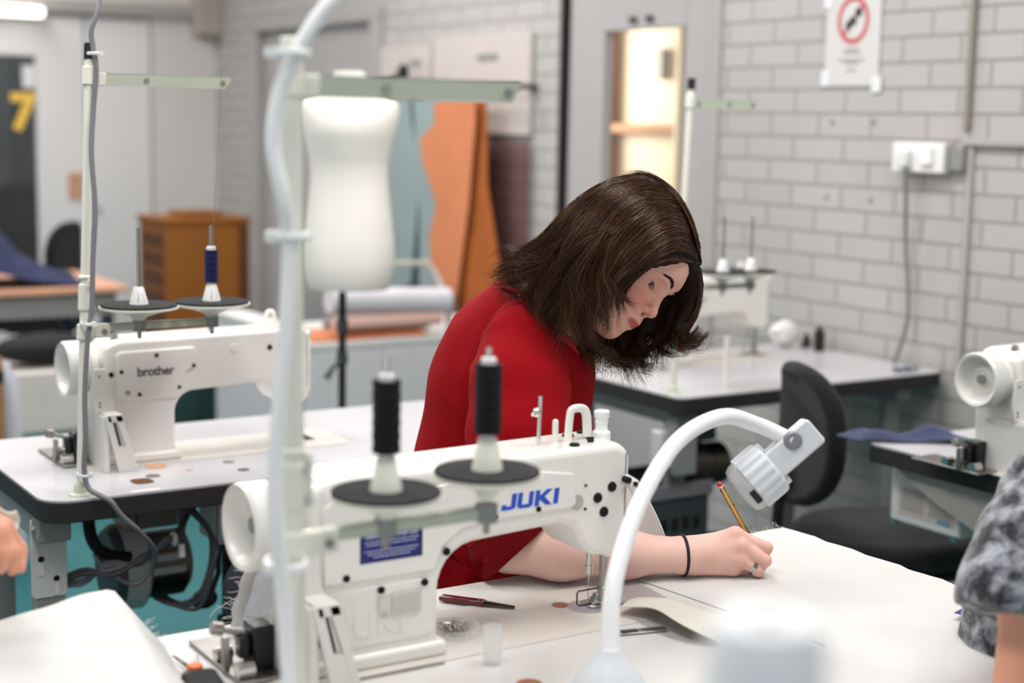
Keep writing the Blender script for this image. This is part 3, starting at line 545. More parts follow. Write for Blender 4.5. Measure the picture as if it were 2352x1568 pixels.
tag(G().lathe([(.0135, -.004), (.015, 0), (.0135, .004)], (1.015, 2.80, .632), 'x', 16).box(1.018, 1.028, 2.775, 2.785, .60, .625).build('cable_tie', 'white_plastic'), 'white cable tie round the cables by the motor', 'cable tie')
tag(G().tube(spline([(.86, 2.85, .72), (.87, 2.86, .64), (.90, 2.87, .60), (.95, 2.87, .585)], 6), .012, 12).build('flexible_duct', 'rubber'), 'fat black hose curving down to the motor', 'hose')
rd = thing('treadle_rod', 'black upright treadle rod with thick lower sleeve below the left table', 'rod', (1.165, 2.88, 0))
G().box(-.016, .016, -.012, .012, .30, .60).build('rod', 'black', rd, bevel=.003); G().box(-.024, .026, -.02, .02, .03, .43).build('sleeve', 'rubber', rd, bevel=.004)
kl = thing('knee_lifter', 'black teardrop knee pad hanging beside the treadle rod', 'knee lifter', (1.07, 2.86, .48))
G().ball((.03, 0, 0), .026, sc=(1.1, .5, .8)).build('pad', 'rubber', kl); G().tube([(.045, 0, .012), (.060, 0, .05), (.062, 0, .12)], .006, 8).build('lever', 'black', kl)
# chairs
def chair(name, label, loc, rz, m='fabric_charcoal', back=True, seat_z=.50, bh=.36, arms=False):
    t = thing(name, label, 'chair', loc, rz)
    P = [(.22 * (abs(math.cos(a)) ** .8) * (1 if math.cos(a) > 0 else -1), .21 * (abs(math.sin(a)) ** .8) * (1 if math.sin(a) > 0 else -1)) for a in [2 * PI * k / 40 for k in range(40)]]
    G().prism(P, seat_z - .035, seat_z + .035, 'xy').build('seat', m, t, bevel=.028, seg=4); G().prism([(a * 1.01, b * 1.01) for a, b in P], seat_z - .05, seat_z - .03, 'xy').build('seat_shell', 'black', t, bevel=.006)
    G().cyl((0, 0, .16), (0, 0, seat_z - .05), .024, n=20).build('gas_column', 'grey_dark', t)
    G().box(-.07, .07, -.05, .05, seat_z - .085, seat_z - .05).cyl((.07, 0, seat_z - .07), (.12, 0, seat_z - .075), .006).build('tilt_mechanism', 'black', t, bevel=.004)
    G().cyl((-.12, .05, seat_z - .09), (-.12, .05, seat_z - .05), .03, n=18).build('adjusting_knob', 'black', t, bevel=.005)
    for k in range(5):
        a = k * 2 * PI / 5 + .3; c, s_ = math.cos(a), math.sin(a); lg = G().tube([(0, 0, .15), (c * .12, s_ * .12, .12), (c * .27, s_ * .27, .075)], [.024, .02, .014], 10).build('leg', 'black', t)
        G().cyl((c * .27 - s_ * .02, s_ * .27 + c * .02, .028), (c * .27 + s_ * .02, s_ * .27 - c * .02, .028), .027, n=18).build('caster', 'rubber', lg)
    if back:
        G().tube(spline([(-.14, 0, seat_z - .055), (-.24, 0, seat_z - .05), (-.285, 0, seat_z + .03), (-.275, 0, seat_z + .20)], 6), .022, 10, flat=.55).build('back_bracket', 'black', t)
        Q = [(.165 * (abs(math.cos(a)) ** .75) * (1 if math.cos(a) > 0 else -1), bh / 2 * (abs(math.sin(a)) ** .8) * (1 if math.sin(a) > 0 else -1)) for a in [2 * PI * k / 44 for k in range(44)]]
        G().prism(Q, -.025, .025, 'yz', fn=lambda x, y, z: (x - .25 + 1.6 * y * y * (1) , y, z + seat_z + .10 + bh / 2)).build('backrest', m if m != 'fabric_charcoal' else 'fabric_black', t, bevel=.02, seg=4)
    return t
# gooseneck lamp
LP = [(1.072, 1.436, .812), (1.083, 1.452, .873), (1.114, 1.476, .923), (1.179, 1.517, .984), (1.271, 1.563, 1.036), (1.36, 1.581, 1.056), (1.427, 1.583, 1.038), (1.463, 1.569, 1.021)]
lm = thing('gooseneck_lamp', 'white gooseneck task lamp with ribbed head and conical base', 'lamp', (0, 0, 0))
G().lathe([(.052, T), (.052, T + .006), (.046, T + .016), (.036, T + .030), (.024, T + .044), (.015, T + .054), (.012, T + .060), (.005, T + .061)], (1.070, 1.434, 0), 'z', 36).build('base', 'lamp_plastic', lm)
G().tube(spline([(1.070, 1.434, T + .05)] + LP, 10), .0112, 20).build('neck', 'white_plastic', lm)
ax = (RT * -.76 - UP * .65).normalized(); ex = (RT * .65 - UP * .76).normalized(); nx_ = ax.cross(ex)
hc = Vector((1.452, 1.570, .985)); HM = Matrix(((ax.x, ex.x, nx_.x, hc.x), (ax.y, ex.y, nx_.y, hc.y), (ax.z, ex.z, nx_.z, hc.z), (0, 0, 0, 1)))
g = G().prism(rrect(-.072, .012, -.021, .021, .006), -.019, .019, 'xy').xf(HM); hd = g.build('lamp_head', 'lamp_plastic', lm, bevel=.003)
rr = []
for k in range(72):
    a = 2 * PI * k / 72; r_ = .0405 + (.0013 if (k // 2) % 2 else -.0006); rr.append((r_ * math.cos(a), r_ * math.sin(a) * .78))
g = G(); n = 72; st = [(.006, .84), (.010, .97), (.014, 1), (.048, 1.0)]
g.add([(h, a * s_, b * s_) for h, s_ in st for a, b in rr], [(i * n + j, i * n + (j + 1) % n, (i + 1) * n + (j + 1) % n, (i + 1) * n + j) for i in range(3) for j in range(n)] + [tuple(range(n)), tuple(3 * n + j for j in range(n))])
sh = g.xf(HM).build('lamp_shade', 'lamp_plastic', hd, ang=25)
G().lathe([(.0385, .048), (.038, .056), (.034, .064), (.026, .067), (.01, .0675)], (0, 0, 0), 'x', 40, sy=.78).xf(HM).build('lens', 'clear_plastic', sh)
SG = -1 if nx_.dot(FW) > 0 else 1
G().box(.050, .059, .004, .024, *sorted((SG * .0255, SG * .0315))).xf(HM).build('push_button', 'black', sh, bevel=.001)
G().box(.002, .014, -.036, -.024, -.012, .012).xf(HM).build('shade_clip', 'lamp_plastic', sh, bevel=.002)
G().box(.000, .010, .020, .034, -.012, .012).xf(HM).build('shade_clip', 'lamp_plastic', sh, bevel=.002)
NX = nx_ if nx_.dot(FW) < 0 else -nx_
p0 = hc - ax * .036 - ex * .010 + NX * .019
G().tube([p0 - NX * .002, p0 + NX * .005], [.014, .011], 20).build('neck_grommet', 'cable', hd)
G().tube([Vector(LP[-1]) - (Vector(LP[-1]) - Vector(LP[-2])).normalized() * .002, Vector(LP[-1]) + (Vector(LP[-1]) - Vector(LP[-2])).normalized() * .004], .0075, 16).tube([Vector(LP[-1]), p0 + NX * .004], .0055, 12).build('neck_tip', 'paint_ivory', hd)
# cloth pieces
def ripple(x, y, a=.002, s=0): return a * noise2(x * 18, y * 18, s)
def frayed(g, pts, dirs, n=60, l=.012, r=.0003, seed=3):
    rn = random.Random(seed)
    for k in range(n):
        t = rn.random() * (len(pts) - 1); i = int(t); f = t - i; p = Vector(pts[i]).lerp(Vector(pts[min(i + 1, len(pts) - 1)]), f)
        d = Vector(dirs) + Vector((rn.gauss(0, .5), rn.gauss(0, .5), rn.gauss(0, .4))); q = p + d * l * rn.uniform(.3, 1); q2 = q + (d + Vector((rn.gauss(0, .6), rn.gauss(0, .6), rn.gauss(0, .6)))) * l * .5
        g.tube([p, q, q2], r, 4)
    return g
# large cotton sheet under the writing hand, hanging over the right edge
def big(u, v):
    x = 1.41 + .12 * (1 - v) * .4 + u * .42 - .03 * v; y = 1.20 + v * .70 + .02 * u; z = T + .0012 + abs(ripple(x, y, .0009, 1)) * min(1, u * 8)
    if x > 1.808: z -= (x - 1.808) * 1.2; x = 1.808 + (x - 1.808) * .35
    return (x, y, z)
cs = thing('cotton_sheet', 'large off-white cotton sheet spread under the writing hand', 'fabric', (0, 0, 0))
sheet(big, 40, 40).build('cloth', 'cotton', cs)
frayed(G(), [big(u, 1) for u in (.72, .80, .88, .95, 1)], (.3, .8, .15), 38, .007, .00025, seed=5).build('frayed_threads', 'cotton', cs)
# second sheet, forward right, with a hanging corner
def sh2(u, v):
    x = 1.30 + u * .50; y = 1.15 + v * (.30 - .10 * u); z = T + .003 + .002 * math.sin(u * 6 + v * 3) ** 2
    if x > 1.71: z += .010 * math.sin((x - 1.71) * 30)
    return (x, y, z)
cp = thing('folded_cloth', 'folded cream cotton panel lying along the near right table edge', 'fabric', (0, 0, 0)); sheet(sh2, 40, 24, .001).build('cloth', 'cotton', cp)
# raised flap by the lamp
def flap(u, v):
    a = Vector((1.262, 1.672, 0)).lerp(Vector((1.300, 1.47, 0)), u); b = Vector((1.335, 1.705, 0)).lerp(Vector((1.41, 1.50, 0)), u); p = a.lerp(b, v)
    return (p.x + .008 * math.sin(u * 8), p.y, T + .006 + .020 * math.sin(min(1, (1 - v) * 1.0) * PI / 2) * math.sin(PI * min(1, u + .12)) + .012 * math.sin(v * PI) * (.4 + u))
fl = thing('cotton_offcut', 'curled cream cotton offcut beside the lamp base', 'fabric', (0, 0, 0)); sheet(flap, 30, 16, .0015).build('cloth', 'cotton_cream', fl)
# cloth piled at the lower left, towards the camera
def fg(u, v):
    x = .24 + u * (.30 + .11 * v); y = 1.22 + v * .67; z = T + .010 + (.022 + .052 * min(1, u / .88)) * (.45 + .55 * v) + .004 * noise2(x * 9, y * 9, 2) + .010 * math.sin(PI * v) * u
    if u > .88: z -= (u - .88) * .55 * (.3 + .7 * v)
    return (x, y, z)
fc = thing('canvas_heap', 'blurred off-white canvas rising at the lower left corner', 'fabric', (0, 0, 0)); sheet(fg, 44, 44, .002).build('cloth', 'cotton', fc)
frayed(G(), [fg(.97, v) for v in (.6, .7, .8, .9, 1)], (1, .2, -.1), 34, .010, .0003, seed=9).build('frayed_threads', 'cotton', fc)
# garment piece behind the near machine
def bk(u, v):
    edge = [(.768, .757), (.772, .80), (.782, .84), (.792, .875), (.806, .91), (.822, .945), (.85, .962)]
    i = min(5, int(v * 6)); f = v * 6 - i; ex_ = edge[i][0] * (1 - f) + edge[i + 1][0] * f; ez = edge[i][1] * (1 - f) + edge[i + 1][1] * f
    return (ex_ + u * .23 + .002 * math.sin(v * 40) * (1 - u), 1.905 - .035 * v - .012 * math.sin(u * 9 + v * 3), ez + u * .012 * v + .006 * math.sin(u * 7) * v)
bg_ = thing('canvas_piece', 'frayed off-white canvas standing behind the near hand wheel', 'fabric', (0, 0, 0)); sheet(bk, 24, 40, .0014).build('cloth', 'cotton', bg_)
frayed(G(), [bk(0, v) for v in (.0, .2, .4, .6, .8)], (-1, 0, .3), 46, .008, .00035, seed=11).tube(spline([bk(0, .18), (.757, 1.90, .792), (.745, 1.90, .787), (.738, 1.90, .778)], 5), .0004, 5).build('frayed_threads', 'cotton', bg_)
def ln(u, v): return (.775 + .0285 * v + u * .036 + .001 * math.sin(v * 22), 1.880 - .022 * v - .005 * math.sin(u * 3), .768 + v * .118 - .004 * math.sin(u * 2))
l_ = thing('lining_strip', 'pale blue-grey lining strip with a stitched end on the canvas', 'fabric', (0, 0, 0)); sheet(ln, 10, 30, .0012).build('cloth', 'lining', l_)
g = G()
for k in range(16): a = Vector(ln(k / 16, .10)); b = Vector(ln((k + .55) / 16, .10)); g.tube([a + Vector((0, -.0012, 0)), b + Vector((0, -.0012, 0))], .0003, 4)
g.build('stitch_line', 'cable_dark', l_)
def wc(u, v): return (1.425 + u * .055 + .010 * (1 - v), 1.885 - .03 * u + .010 * math.sin(u * 5), T + .003 + v * (.125 - .020 * u - .065 * max(0, u - .55) / .45))
o = thing('white_cloth', 'white folded cloth standing on the table behind the machine face', 'fabric', (0, 0, 0)); sheet(wc, 16, 16, .002).build('cloth', 'paper', o)
def tl(u, v): return (.86 + u * .14, 1.80 + v * .03, 1.012 + .008 * math.sin(u * PI) - .012 * v)
# snips: dark red body, steel points
sn = thing('thread_snips', 'dark red pocket thread snips lying on the cream table', 'snips', (1.110, 1.812, T + .002), math.atan2(-.094, .072))
G().prism([(-.058, -.007), (.012, -.0075), (.012, .0075), (-.058, .007), (-.054, 0)], .0, .008, 'xy').build('handle', 'red_gloss', sn, bevel=.002)
for s_ in (-1, 1): G().prism([(.010, s_ * .0065), (.058, s_ * .0008), (.058, 0), (.010, s_ * .001)], .001, .005 + s_ * .001, 'xy').build('blade', 'steel_dark', sn, bevel=.0006)
for x in (.004, -.050, .010): G().cyl((x, -.002, .007), (x, -.002, .009), .0022, n=12).build('rivet', 'chrome', sn)
# scissors with orange pivot
sc = thing('fabric_snips', 'spring scissors with dark handles and orange pivot at lower left', 'scissors', (.655, 1.735, T + .003), math.atan2(.085, .012))
G().prism([(-.05, -.010), (-.01, -.012), (.01, -.005), (.075, -.0205), (.030, .0), (.01, .004), (-.05, -.002)], .001, .005, 'xy').build('blade', 'steel', sc, bevel=.001)
G().prism([(-.05, .012), (-.01, .012), (.01, .005), (.070, .014), (.030, .003), (.01, -.002), (-.05, .002)], .004, .008, 'xy').build('blade', 'black_gloss', sc, bevel=.001)
G().prism(rrect(-.07, -.005, -.022, .022, .012), .002, .013, 'xy').build('handle', 'rubber', sc, bevel=.004)
G().cyl((.006, 0, .004), (.006, 0, .014), .010, n=20).build('pivot', 'orange_plastic', sc, bevel=.002)
# pin dish
pd = thing('pin_dish', 'clear round plastic dish beside the near machine', 'dish', (1.018, 1.722, T))
G().lathe([(.030, 0), (.033, .002), (.035, .014), (.0335, .014), (.031, .003), (.004, .002)], (0, 0, 0), 'z', 36).build('bowl', 'clear_plastic', pd)
g = G(); rn = random.Random(4)
for k in range(110):
    a = rn.uniform(0, 6.28); r_ = rn.uniform(0, .015); c = Vector((1.018 + r_ * math.cos(a), 1.722 + r_ * math.sin(a), T + .005 + rn.uniform(0, .011))); b = rn.uniform(0, 6.28); d = Vector((math.cos(b), math.sin(b), rn.uniform(-.15, .15))) * .012
    g.tube([c - d, c + d], .0006, 5).ball(c + d, .0013, 6, 5)
tag(g.build('dressmaking_pins', 'chrome'), 'heap of shiny steel pins in the clear dish', 'pins', kind='stuff')
cu = thing('clear_tube', 'blurred clear plastic tube standing in front of the pin dish', 'tube', (1.005, 1.60, T))
G().lathe([(.012, 0), (.0125, .05), (.0115, .05), (.011, .002), (.003, .001)], (0, 0, 0), 'z', 28).build('tube_wall', 'clear_plastic', cu)
rl = thing('metal_ruler', 'short shiny metal gauge lying beside the cream offcut', 'ruler', (1.240, 1.604, T + .002), -.25)
G().box(-.035, .045, -.008, .008, 0, .0015).build('blade', 'chrome', rl, bevel=.0003); G().box(-.022, .002, -.003, .005, .0015, .003).build('slider', 'grey_dark', rl, bevel=.0004)
tg = thing('paper_label', 'navy blue printed label at the right end of the table', 'label', (1.700, 1.416, T + .012), .3)
G().box(-.03, .045, -.014, .014, 0, .0012).build('card', 'tag_blue', tg, smooth=False); G().box(-.005, .022, -.008, .007, .0012, .0018).build('white_panel', 'paper', tg, smooth=False)
# near blurred white cone on its own stand, far out of focus
wc_ = thing('thread_cone', 'very blurred white thread cone closest to the camera, bottom right', 'thread spool', (.450, .488, 1.046))
G().lathe([(.034, 0), (.033, .01), (.027, .175), (.022, .188)], (0, 0, 0), 'z', 40).build('thread_winding', D('cone_white', '#f6f6f8', .6), wc_); G().lathe([(.008, .18), (.008, .192), (.003, .192)], (0, 0, 0), 'z', 20).build('tube_core', 'white_plastic', wc_)
ws = thing('cone_stand', 'stand carrying the blurred white cone near the camera', 'thread stand', (.450, .488, 0))
G().cyl((0, 0, 0.02), (0, 0, 1.02), .012).build('post', 'paint_ivory', ws); G().lathe([(.12, 0), (.12, .012), (.02, .03), (.013, .03)], (0, 0, 0), 'z').build('foot', 'grey_paint', ws); G().lathe([(.012, 1.01), (.05, 1.03), (.05, 1.038), (.01, 1.042)], (0, 0, 0), 'z').build('tray', 'paint_ivory', ws)
# ================================================================== background
ch = chair('office_chair', 'black upholstered office chair in front of the right sewing table', (2.742, 2.557, 0), 0, seat_z=.46, bh=.34)
ch.rotation_euler = (0, 0, -.38)
chair('office_chair', 'black stool seat half hidden beyond the left table motor', (1.66, 3.50, 0), 1.6, seat_z=.56, back=False)
chair('stool', 'dark stool the woman in red sits on', (1.02, 2.32, 0), 0, seat_z=.47, back=False)
chair('office_chair', 'black chair back behind the wooden-topped table far left', (1.93, 7.32, 0), 2.4, seat_z=.50, bh=.36)
cb = thing('control_box', 'white control box with printed label and teal feet under the right table', 'box', (2.555, 2.175, .575))
G().prism([(0, 0), (.205, 0), (.205, .115), (.19, .135), (0, .115)], 0, .12, 'yz').build('case', 'box_white', cb, bevel=.006); G().box(.12, .17, 0, .205, .0, .12).build('side', 'grey_paint', cb, bevel=.004)
G().box(-.001, 0, .02, .18, .02, .085).build('printed_label', 'board', cb, smooth=False)
g = G()
for k in range(7): g.box(-.002, -.001, .105, .17, .034 + k * .007, .036 + k * .007).box(-.002, -.001, .03, .09, .034 + k * .007, .036 + k * .007)
g.build('small_print', 'print_grey', cb, smooth=False); G().box(-.0025, -.001, .03, .065, .022, .031).build('blue_mark', D('mark_blue', '#6f9bbd', .6), cb, smooth=False)
for y in (.015, .19): G().box(-.004, .01, y - .008, y + .008, -.006, .006).build('foot', 'teal_plastic', cb)
G().cyl((.05, .19, .12), (.05, .19, .150), .006, n=10).build('hanger', 'steel', cb)
nv = thing('navy_fabric', 'dark navy folded cloth at the corner of the right table', 'fabric', (0, 0, 0))
sheet(lambda u, v: (2.455 + u * .24, 2.46 - u * .16 - v * .07, T + .004 + (.018 + .010 * math.sin(u * 12) + .005 * math.sin(v * 9 + u * 5)) * math.sin(PI * (.12 + .80 * v)) * (1 - (2 * u - 1) ** 4)), 40, 14, .004).build('cloth', 'navy_cloth', nv)
# on the middle table
def at_tag(g, m, name, label, cat): return tag(g.build(name, m), label, cat)
o = thing('thread_spool', 'dark brown thread spool standing alone by the brick wall', 'thread spool', (3.375, 3.475, T))
G().lathe([(.004, 0), (.015, .0), (.016, .004), (.017, .055), (.016, .065), (.004, .066)], (0, 0, 0), 'z', 28).build('thread_winding', D('thread_brown', '#2a1a1a', .8), o); G().lathe([(.007, .066), (.009, .07), (.009, .078), (.003, .078)], (0, 0, 0), 'z', 20).build('tube_core', 'wood_dark', o)
o = thing('crumpled_paper', 'crumpled white paper on the far table beside the wall', 'paper', (3.33, 3.585, T))
g = G(); rn = random.Random(12); vs = []
for i in range(11):
    for j in range(16):
        r_ = .055 * math.sin(PI * i / 10) * rn.uniform(.8, 1.15); vs.append((r_ * math.cos(j * PI / 8), r_ * math.sin(j * PI / 8) * .6, .046 - .044 * math.cos(PI * i / 10) * rn.uniform(.9, 1.0)))
g.add(vs, [(i * 16 + j, (i + 1) * 16 + j, (i + 1) * 16 + (j + 1) % 16, i * 16 + (j + 1) % 16) for i in range(10) for j in range(16)]).build('sheet', 'paper', o, ang=20)
o = thing('wax_chalk', 'small dark triangular thing beside the crumpled paper', 'chalk', (3.395, 3.555, T)); G().prism([(-.018, 0), (.018, 0), (.012, .03), (.0, .048)], -.008, .008).build('block', 'steel_dark', o, bevel=.003)
o = thing('scrap_cloth', 'small purplish cloth scrap at the wall end of the far table', 'fabric', (3.33, 3.07, T + .002)); sheet(lambda u, v: (u * .09 - .05, v * .03 - .02, .004 + .006 * math.sin(u * 7) ** 2), 12, 6, .002).build('cloth', 'navy_cloth', o)
# under the middle table: motor unit, crate, fabric bag
o = thing('clutch_motor', 'grey motor and brackets under the far table behind the lamp', 'motor', (2.50, 3.06, .50))
G().box(-.02, .05, 0, .05, .04, .20).build('bracket', 'grey_paint', o, bevel=.004); G().lathe([(.05, 0), (.08, .01), (.08, .07), (.06, .075), (.06, .16), (.02, .165)], (.10, .16, .02), 'x', 36).build('drum', 'steel_dark', o)
G().box(.12, .20, .10, .20, .10, .19).build('motor_mount', 'grey_dark', o, bevel=.004)
G().box(-.06, .02, .02, .06, .06, .16).build('junction_plate', 'motor_grey', o, bevel=.004)
o = thing('storage_crate', 'grey perforated plastic crate standing under the far table', 'crate', (2.33, 3.10, .04))
g = G(); g.box(0, .30, 0, .012, 0, .46).box(0, .30, .24, .252, 0, .46).box(0, .012, .012, .24, 0, .46).box(.288, .30, .012, .24, 0, .46).box(0, .30, 0, .252, 0, .012).build('crate_wall', 'grey_dark', o, bevel=.003)
G().box(-.008, .308, -.008, .0, .43, .47).box(-.008, .0, 0, .252, .43, .47).build('rim', 'crate_grey', o, bevel=.003)
for r_ in range(5):
    for k in range(7): G().box(.03 + k * .036, .052 + k * .036, -.0015, .0, .12 + r_ * .055, .155 + r_ * .055).build('slot', 'hole', o, smooth=False)
tag(G().lathe([(.10, 0.001), (.115, .02), (.13, .30), (.12, .31)], (2.72, 3.14, 0), 'z', 32).build('waste_bin', 'fabric_black'), 'black waste bin under the far table next to the crate', 'bin')
# mannequin
mn = thing('dress_form', 'white headless dress form on a black stand behind the machines', 'mannequin', (2.10, 4.24, 0))
ys = [(.935, .118, .105), (.96, .128, .115), (1.02, .136, .118), (1.08, .135, .112), (1.16, .126, .100), (1.24, .117, .088), (1.29, .114, .086), (1.34, .117, .090), (1.40, .126, .100), (1.45, .136, .108), (1.49, .140, .100), (1.515, .130, .085), (1.53, .095, .068), (1.545, .06, .055), (1.575, .045, .047), (1.60, .043, .045)]
n = 48; dn = Vector((-.84, .54, 0))
vs = []
for z, a, b in ys:
    for j in range(n):
        an = 2 * PI * j / n; x = a * math.cos(an); y = b * math.sin(an) * (1 + (.22 * max(0, -math.sin(an)) * math.exp(-((z - 1.42) / .05) ** 2) * (1 + .3 * abs(math.cos(an)))))
        kk = 1.10 if z > 1.35 else 1.04
        vs.append((x * kk * .84 + y * .54 + .012, -x * kk * .54 + y * .84, z))
g = G().add(vs, [(i * n + j, i * n + (j + 1) % n, (i + 1) * n + (j + 1) % n, (i + 1) * n + j) for i in range(len(ys) - 1) for j in range(n)] + [tuple(range(n))[::-1], tuple((len(ys) - 1) * n + j for j in range(n))])
bd = g.build('torso', 'mannequin', mn, ang=60)
pts = []
for z, a, b in ys[1:12]: x, y = a * 1.004 * math.cos(.22), b * 1.004 * math.sin(.22) * 0 - b * .22; pts.append((x * .84 + y * .54, -x * .54 + y * .84, z))
G().tube(spline(pts, 4), .006, 6).build('side_seam', 'mannequin_seam', bd)
G().cyl((-.01, 0, .10), (-.01, 0, .94), .012, n=16).build('stand_pole', 'black', mn); G().cyl((-.01, 0, .80), (-.01, 0, .84), .018, n=16).build('pole_collar', 'grey_dark', mn); G().tube([(-.01, -.01, .715), (-.05, -.02, .695), (-.075, -.02, .66)], [.006, .007, .011], 8).cyl((-.01, 0, .70), (-.01, 0, .735), .018, n=16).build('clamp_lever', 'grey_dark', mn)
for k in range(3): a = k * 2.094 + .5; G().tube([(-.01, 0, .12), (.25 * math.cos(a), .25 * math.sin(a), .012)], .009, 8).build('leg', 'black', mn)
# cabinet counter with a roll stand behind the dress form
co = thing('white_counter', 'low white counter unit behind the dress form', 'cabinet', (2.30, 4.95, 0))
G().box(0, .92, 0, .55, 0, .63).build('body', 'counter', co, bevel=.004); G().box(-.01, .93, -.01, .56, .63, .655).build('worktop', 'box_white', co, bevel=.003)
for k in range(3): G().box(.01 + k * .303, .30 + k * .303, -.012, 0, .02, .62).build('door', 'counter', co, bevel=.003)
lc = thing('white_cabinet', 'tall white cupboard side standing left of the low counter', 'cabinet', (2.17, 5.0, 0)); G().box(0, .11, 0, .5, 0, .70).build('body', 'counter', lc, bevel=.004); G().box(-.005, .115, -.008, .508, .70, .72).build('top', 'box_white', lc, bevel=.003)
rs = thing('roll_stand', 'cream metal roll stand on the counter', 'stand', (2.50, 5.02, .655))
for x, n_ in ((-.02, 0), (.43, 1)):
    G().tube(spline([(x, .0, 0), (x, .02, .10), (x - .02, .06, .20), (x - .06, .08, .27)], 5), .014, 8).build('bracket', 'board', rs)
G().tube([(-.08, .08, .27), (.38, .08, .26)], .010, 8).build('cross_bar', 'paint_green', rs)
rw = thing('material_roll', 'roll of white film with black end cap on the cream stand', 'roll', (2.47, 5.02, .80)); G().cyl((-.05, 0, .0), (.44, -.02, -.02), .048, n=28).build('film', 'ceramic_roll', rw); G().cyl((.44, -.02, -.02), (.455, -.021, -.021), .035, n=20).build('end_cap', 'black', rw)
o = thing('paper_roll', 'thin pinkish roll below the white roll on the counter', 'roll', (2.45, 4.99, .715)); G().cyl((-.03, 0, .0), (.42, 0, 0), .026, n=20).build('film', D('pinkish', '#e0b8ab', .6), o)
for k, (a, b) in enumerate([(.0, .0), (.015, .02)]):
    tag(G().box(2.33 + a, 2.80 + a, 4.96 + b, 5.20 + b, .657 + k * .006, .662 + k * .006).build('orange_sheet', 'orange'), ['lower bright orange sheet lying on the low white counter', 'upper bright orange sheet lying on the low white counter'][k], 'sheet', 'orange sheets on the counter')
tag(G().box(2.50, 2.86, 5.05, 5.24, .670, .69).build('dark_tray', 'steel_dark'), 'dark flat tray on the orange sheets below the roll', 'tray')
# pattern pieces hanging on the wall
rail = struct(G().cyl((3.34, 5.2, 1.60), (3.34, 6.5, 1.60), .010, n=12).box(3.33, WX, 5.22, 5.24, 1.59, 1.61).box(3.33, WX, 6.45, 6.47, 1.59, 1.61).build('trim_9', 'steel_dark'))
def hung(name, label, poly, x, m, holes=True, t_=.004):
    o = thing(name, label, 'pattern piece', (x, 0, 0), group=None)
    G().prism(poly, 0, t_, 'yz').build('board', m, o, bevel=.0006)
    ym = sum(p[0] for p in poly if p[1] > 1.5) / max(1, len([1 for p in poly if p[1] > 1.5])); G().tube([(.002, ym, 1.53), (.02, ym, 1.585), (.02, ym, 1.612)], .003, 6).build('hook', 'steel', o)
    return o
hung('pattern_board', 'bright orange garment pattern board hanging on the wall rail', [(5.80, 1.545), (5.46, 1.545), (5.455, 1.45), (5.50, 1.1), (5.60, .66), (5.70, .70), (5.80, .80), (5.83, .95), (5.77, 1.10), (5.90, 1.28), (5.92, 1.38), (5.80, 1.44)], 3.295, 'orange')
hung('pattern_board', 'pale sage green pattern board hanging left of the orange one', [(6.30, 1.55), (6.10, 1.55), (5.98, 1.2), (6.06, .72), (6.28, .66), (6.44, .9), (6.36, 1.3)], 3.33, 'sage')
hung('pattern_board', 'second sage green pattern board just behind the orange one', [(6.03, 1.55), (5.80, 1.55), (5.78, .72), (5.95, .68), (5.97, 1.1), (6.0, 1.3)], 3.318, 'sage')
hung('pattern_board', 'dark green pattern board between the two sage ones', [(6.10, 1.55), (5.98, 1.56), (5.9, .74), (6.08, .72)], 3.345, 'sage_dark')
hung('pattern_board', 'dark rust orange pattern board hanging behind the orange one', [(5.60, 1.545), (5.42, 1.545), (5.40, 1.2), (5.27, .80), (5.30, .55), (5.62, .50), (5.66, 1.0)], 3.325, 'orange_deep')
o = thing('display_board', 'pale wall board with small dark labels above the hanging pieces', 'board', (WX - .012, 0, 0))
G().box(-.01, .01, 5.25, 6.05, 1.405, 1.82).build('panel', 'board', o, bevel=.002); G().box(-.012, .008, 6.07, 6.55, 1.45, 1.80).build('panel', 'board', o, bevel=.002)
G().box(-.014, -.010, 5.50, 5.66, 1.715, 1.74).build('name_label', 'print_grey', o); G().box(-.014, -.012, 6.15, 6.26, 1.70, 1.73).build('name_label', 'print_grey', o)
o = thing('maroon_layer', 'see-through maroon layer over the brick wall below the board', 'fabric', (WX - .03, 0, 0)); sheet(lambda u, v: (.006 * math.sin(u * 22), 5.23 + .5 * u, 1.38 - .62 * v), 40, 4, .0015).build('cloth', 'sheer', o)  # see-through maroon layer, reddens the brick under the board
o = thing('tape_dispenser', 'small black desk tape dispenser resting on the top of the rail', 'dispenser', (3.34, 6.33, 1.61)); G().prism([(-.18, 0), (.12, 0), (.12, .03), (-.04, .035), (-.12, .05), (-.16, .10), (-.20, .08)], -.015, .015, 'yz').build('body', 'black', o, bevel=.004)
# wooden cabinet
wcb = thing('wooden_cabinet', 'orange-brown wooden cabinet with slotted side at the back wall', 'cabinet', (2.50, 6.95, 0))
G().box(0, .42, 0, .38, 0, .95).build('body', 'wood_orange', wcb, bevel=.004); G().box(-.01, .43, -.01, .39, .95, .975).build('top', 'wood_orange', wcb, bevel=.004); G().box(.12, .33, .1, .3, .975, 1.0).build('lid', 'wood_orange', wcb, bevel=.004)
for k in range(9): G().box(-.004, .0, .04, .33, .10 + k * .092, .165 + k * .092).build('drawer', 'wood_dark', wcb, bevel=.002)
G().box(.365, .42, -.003, .0, .02, .94).build('edge_strip', 'wood_dark', wcb)
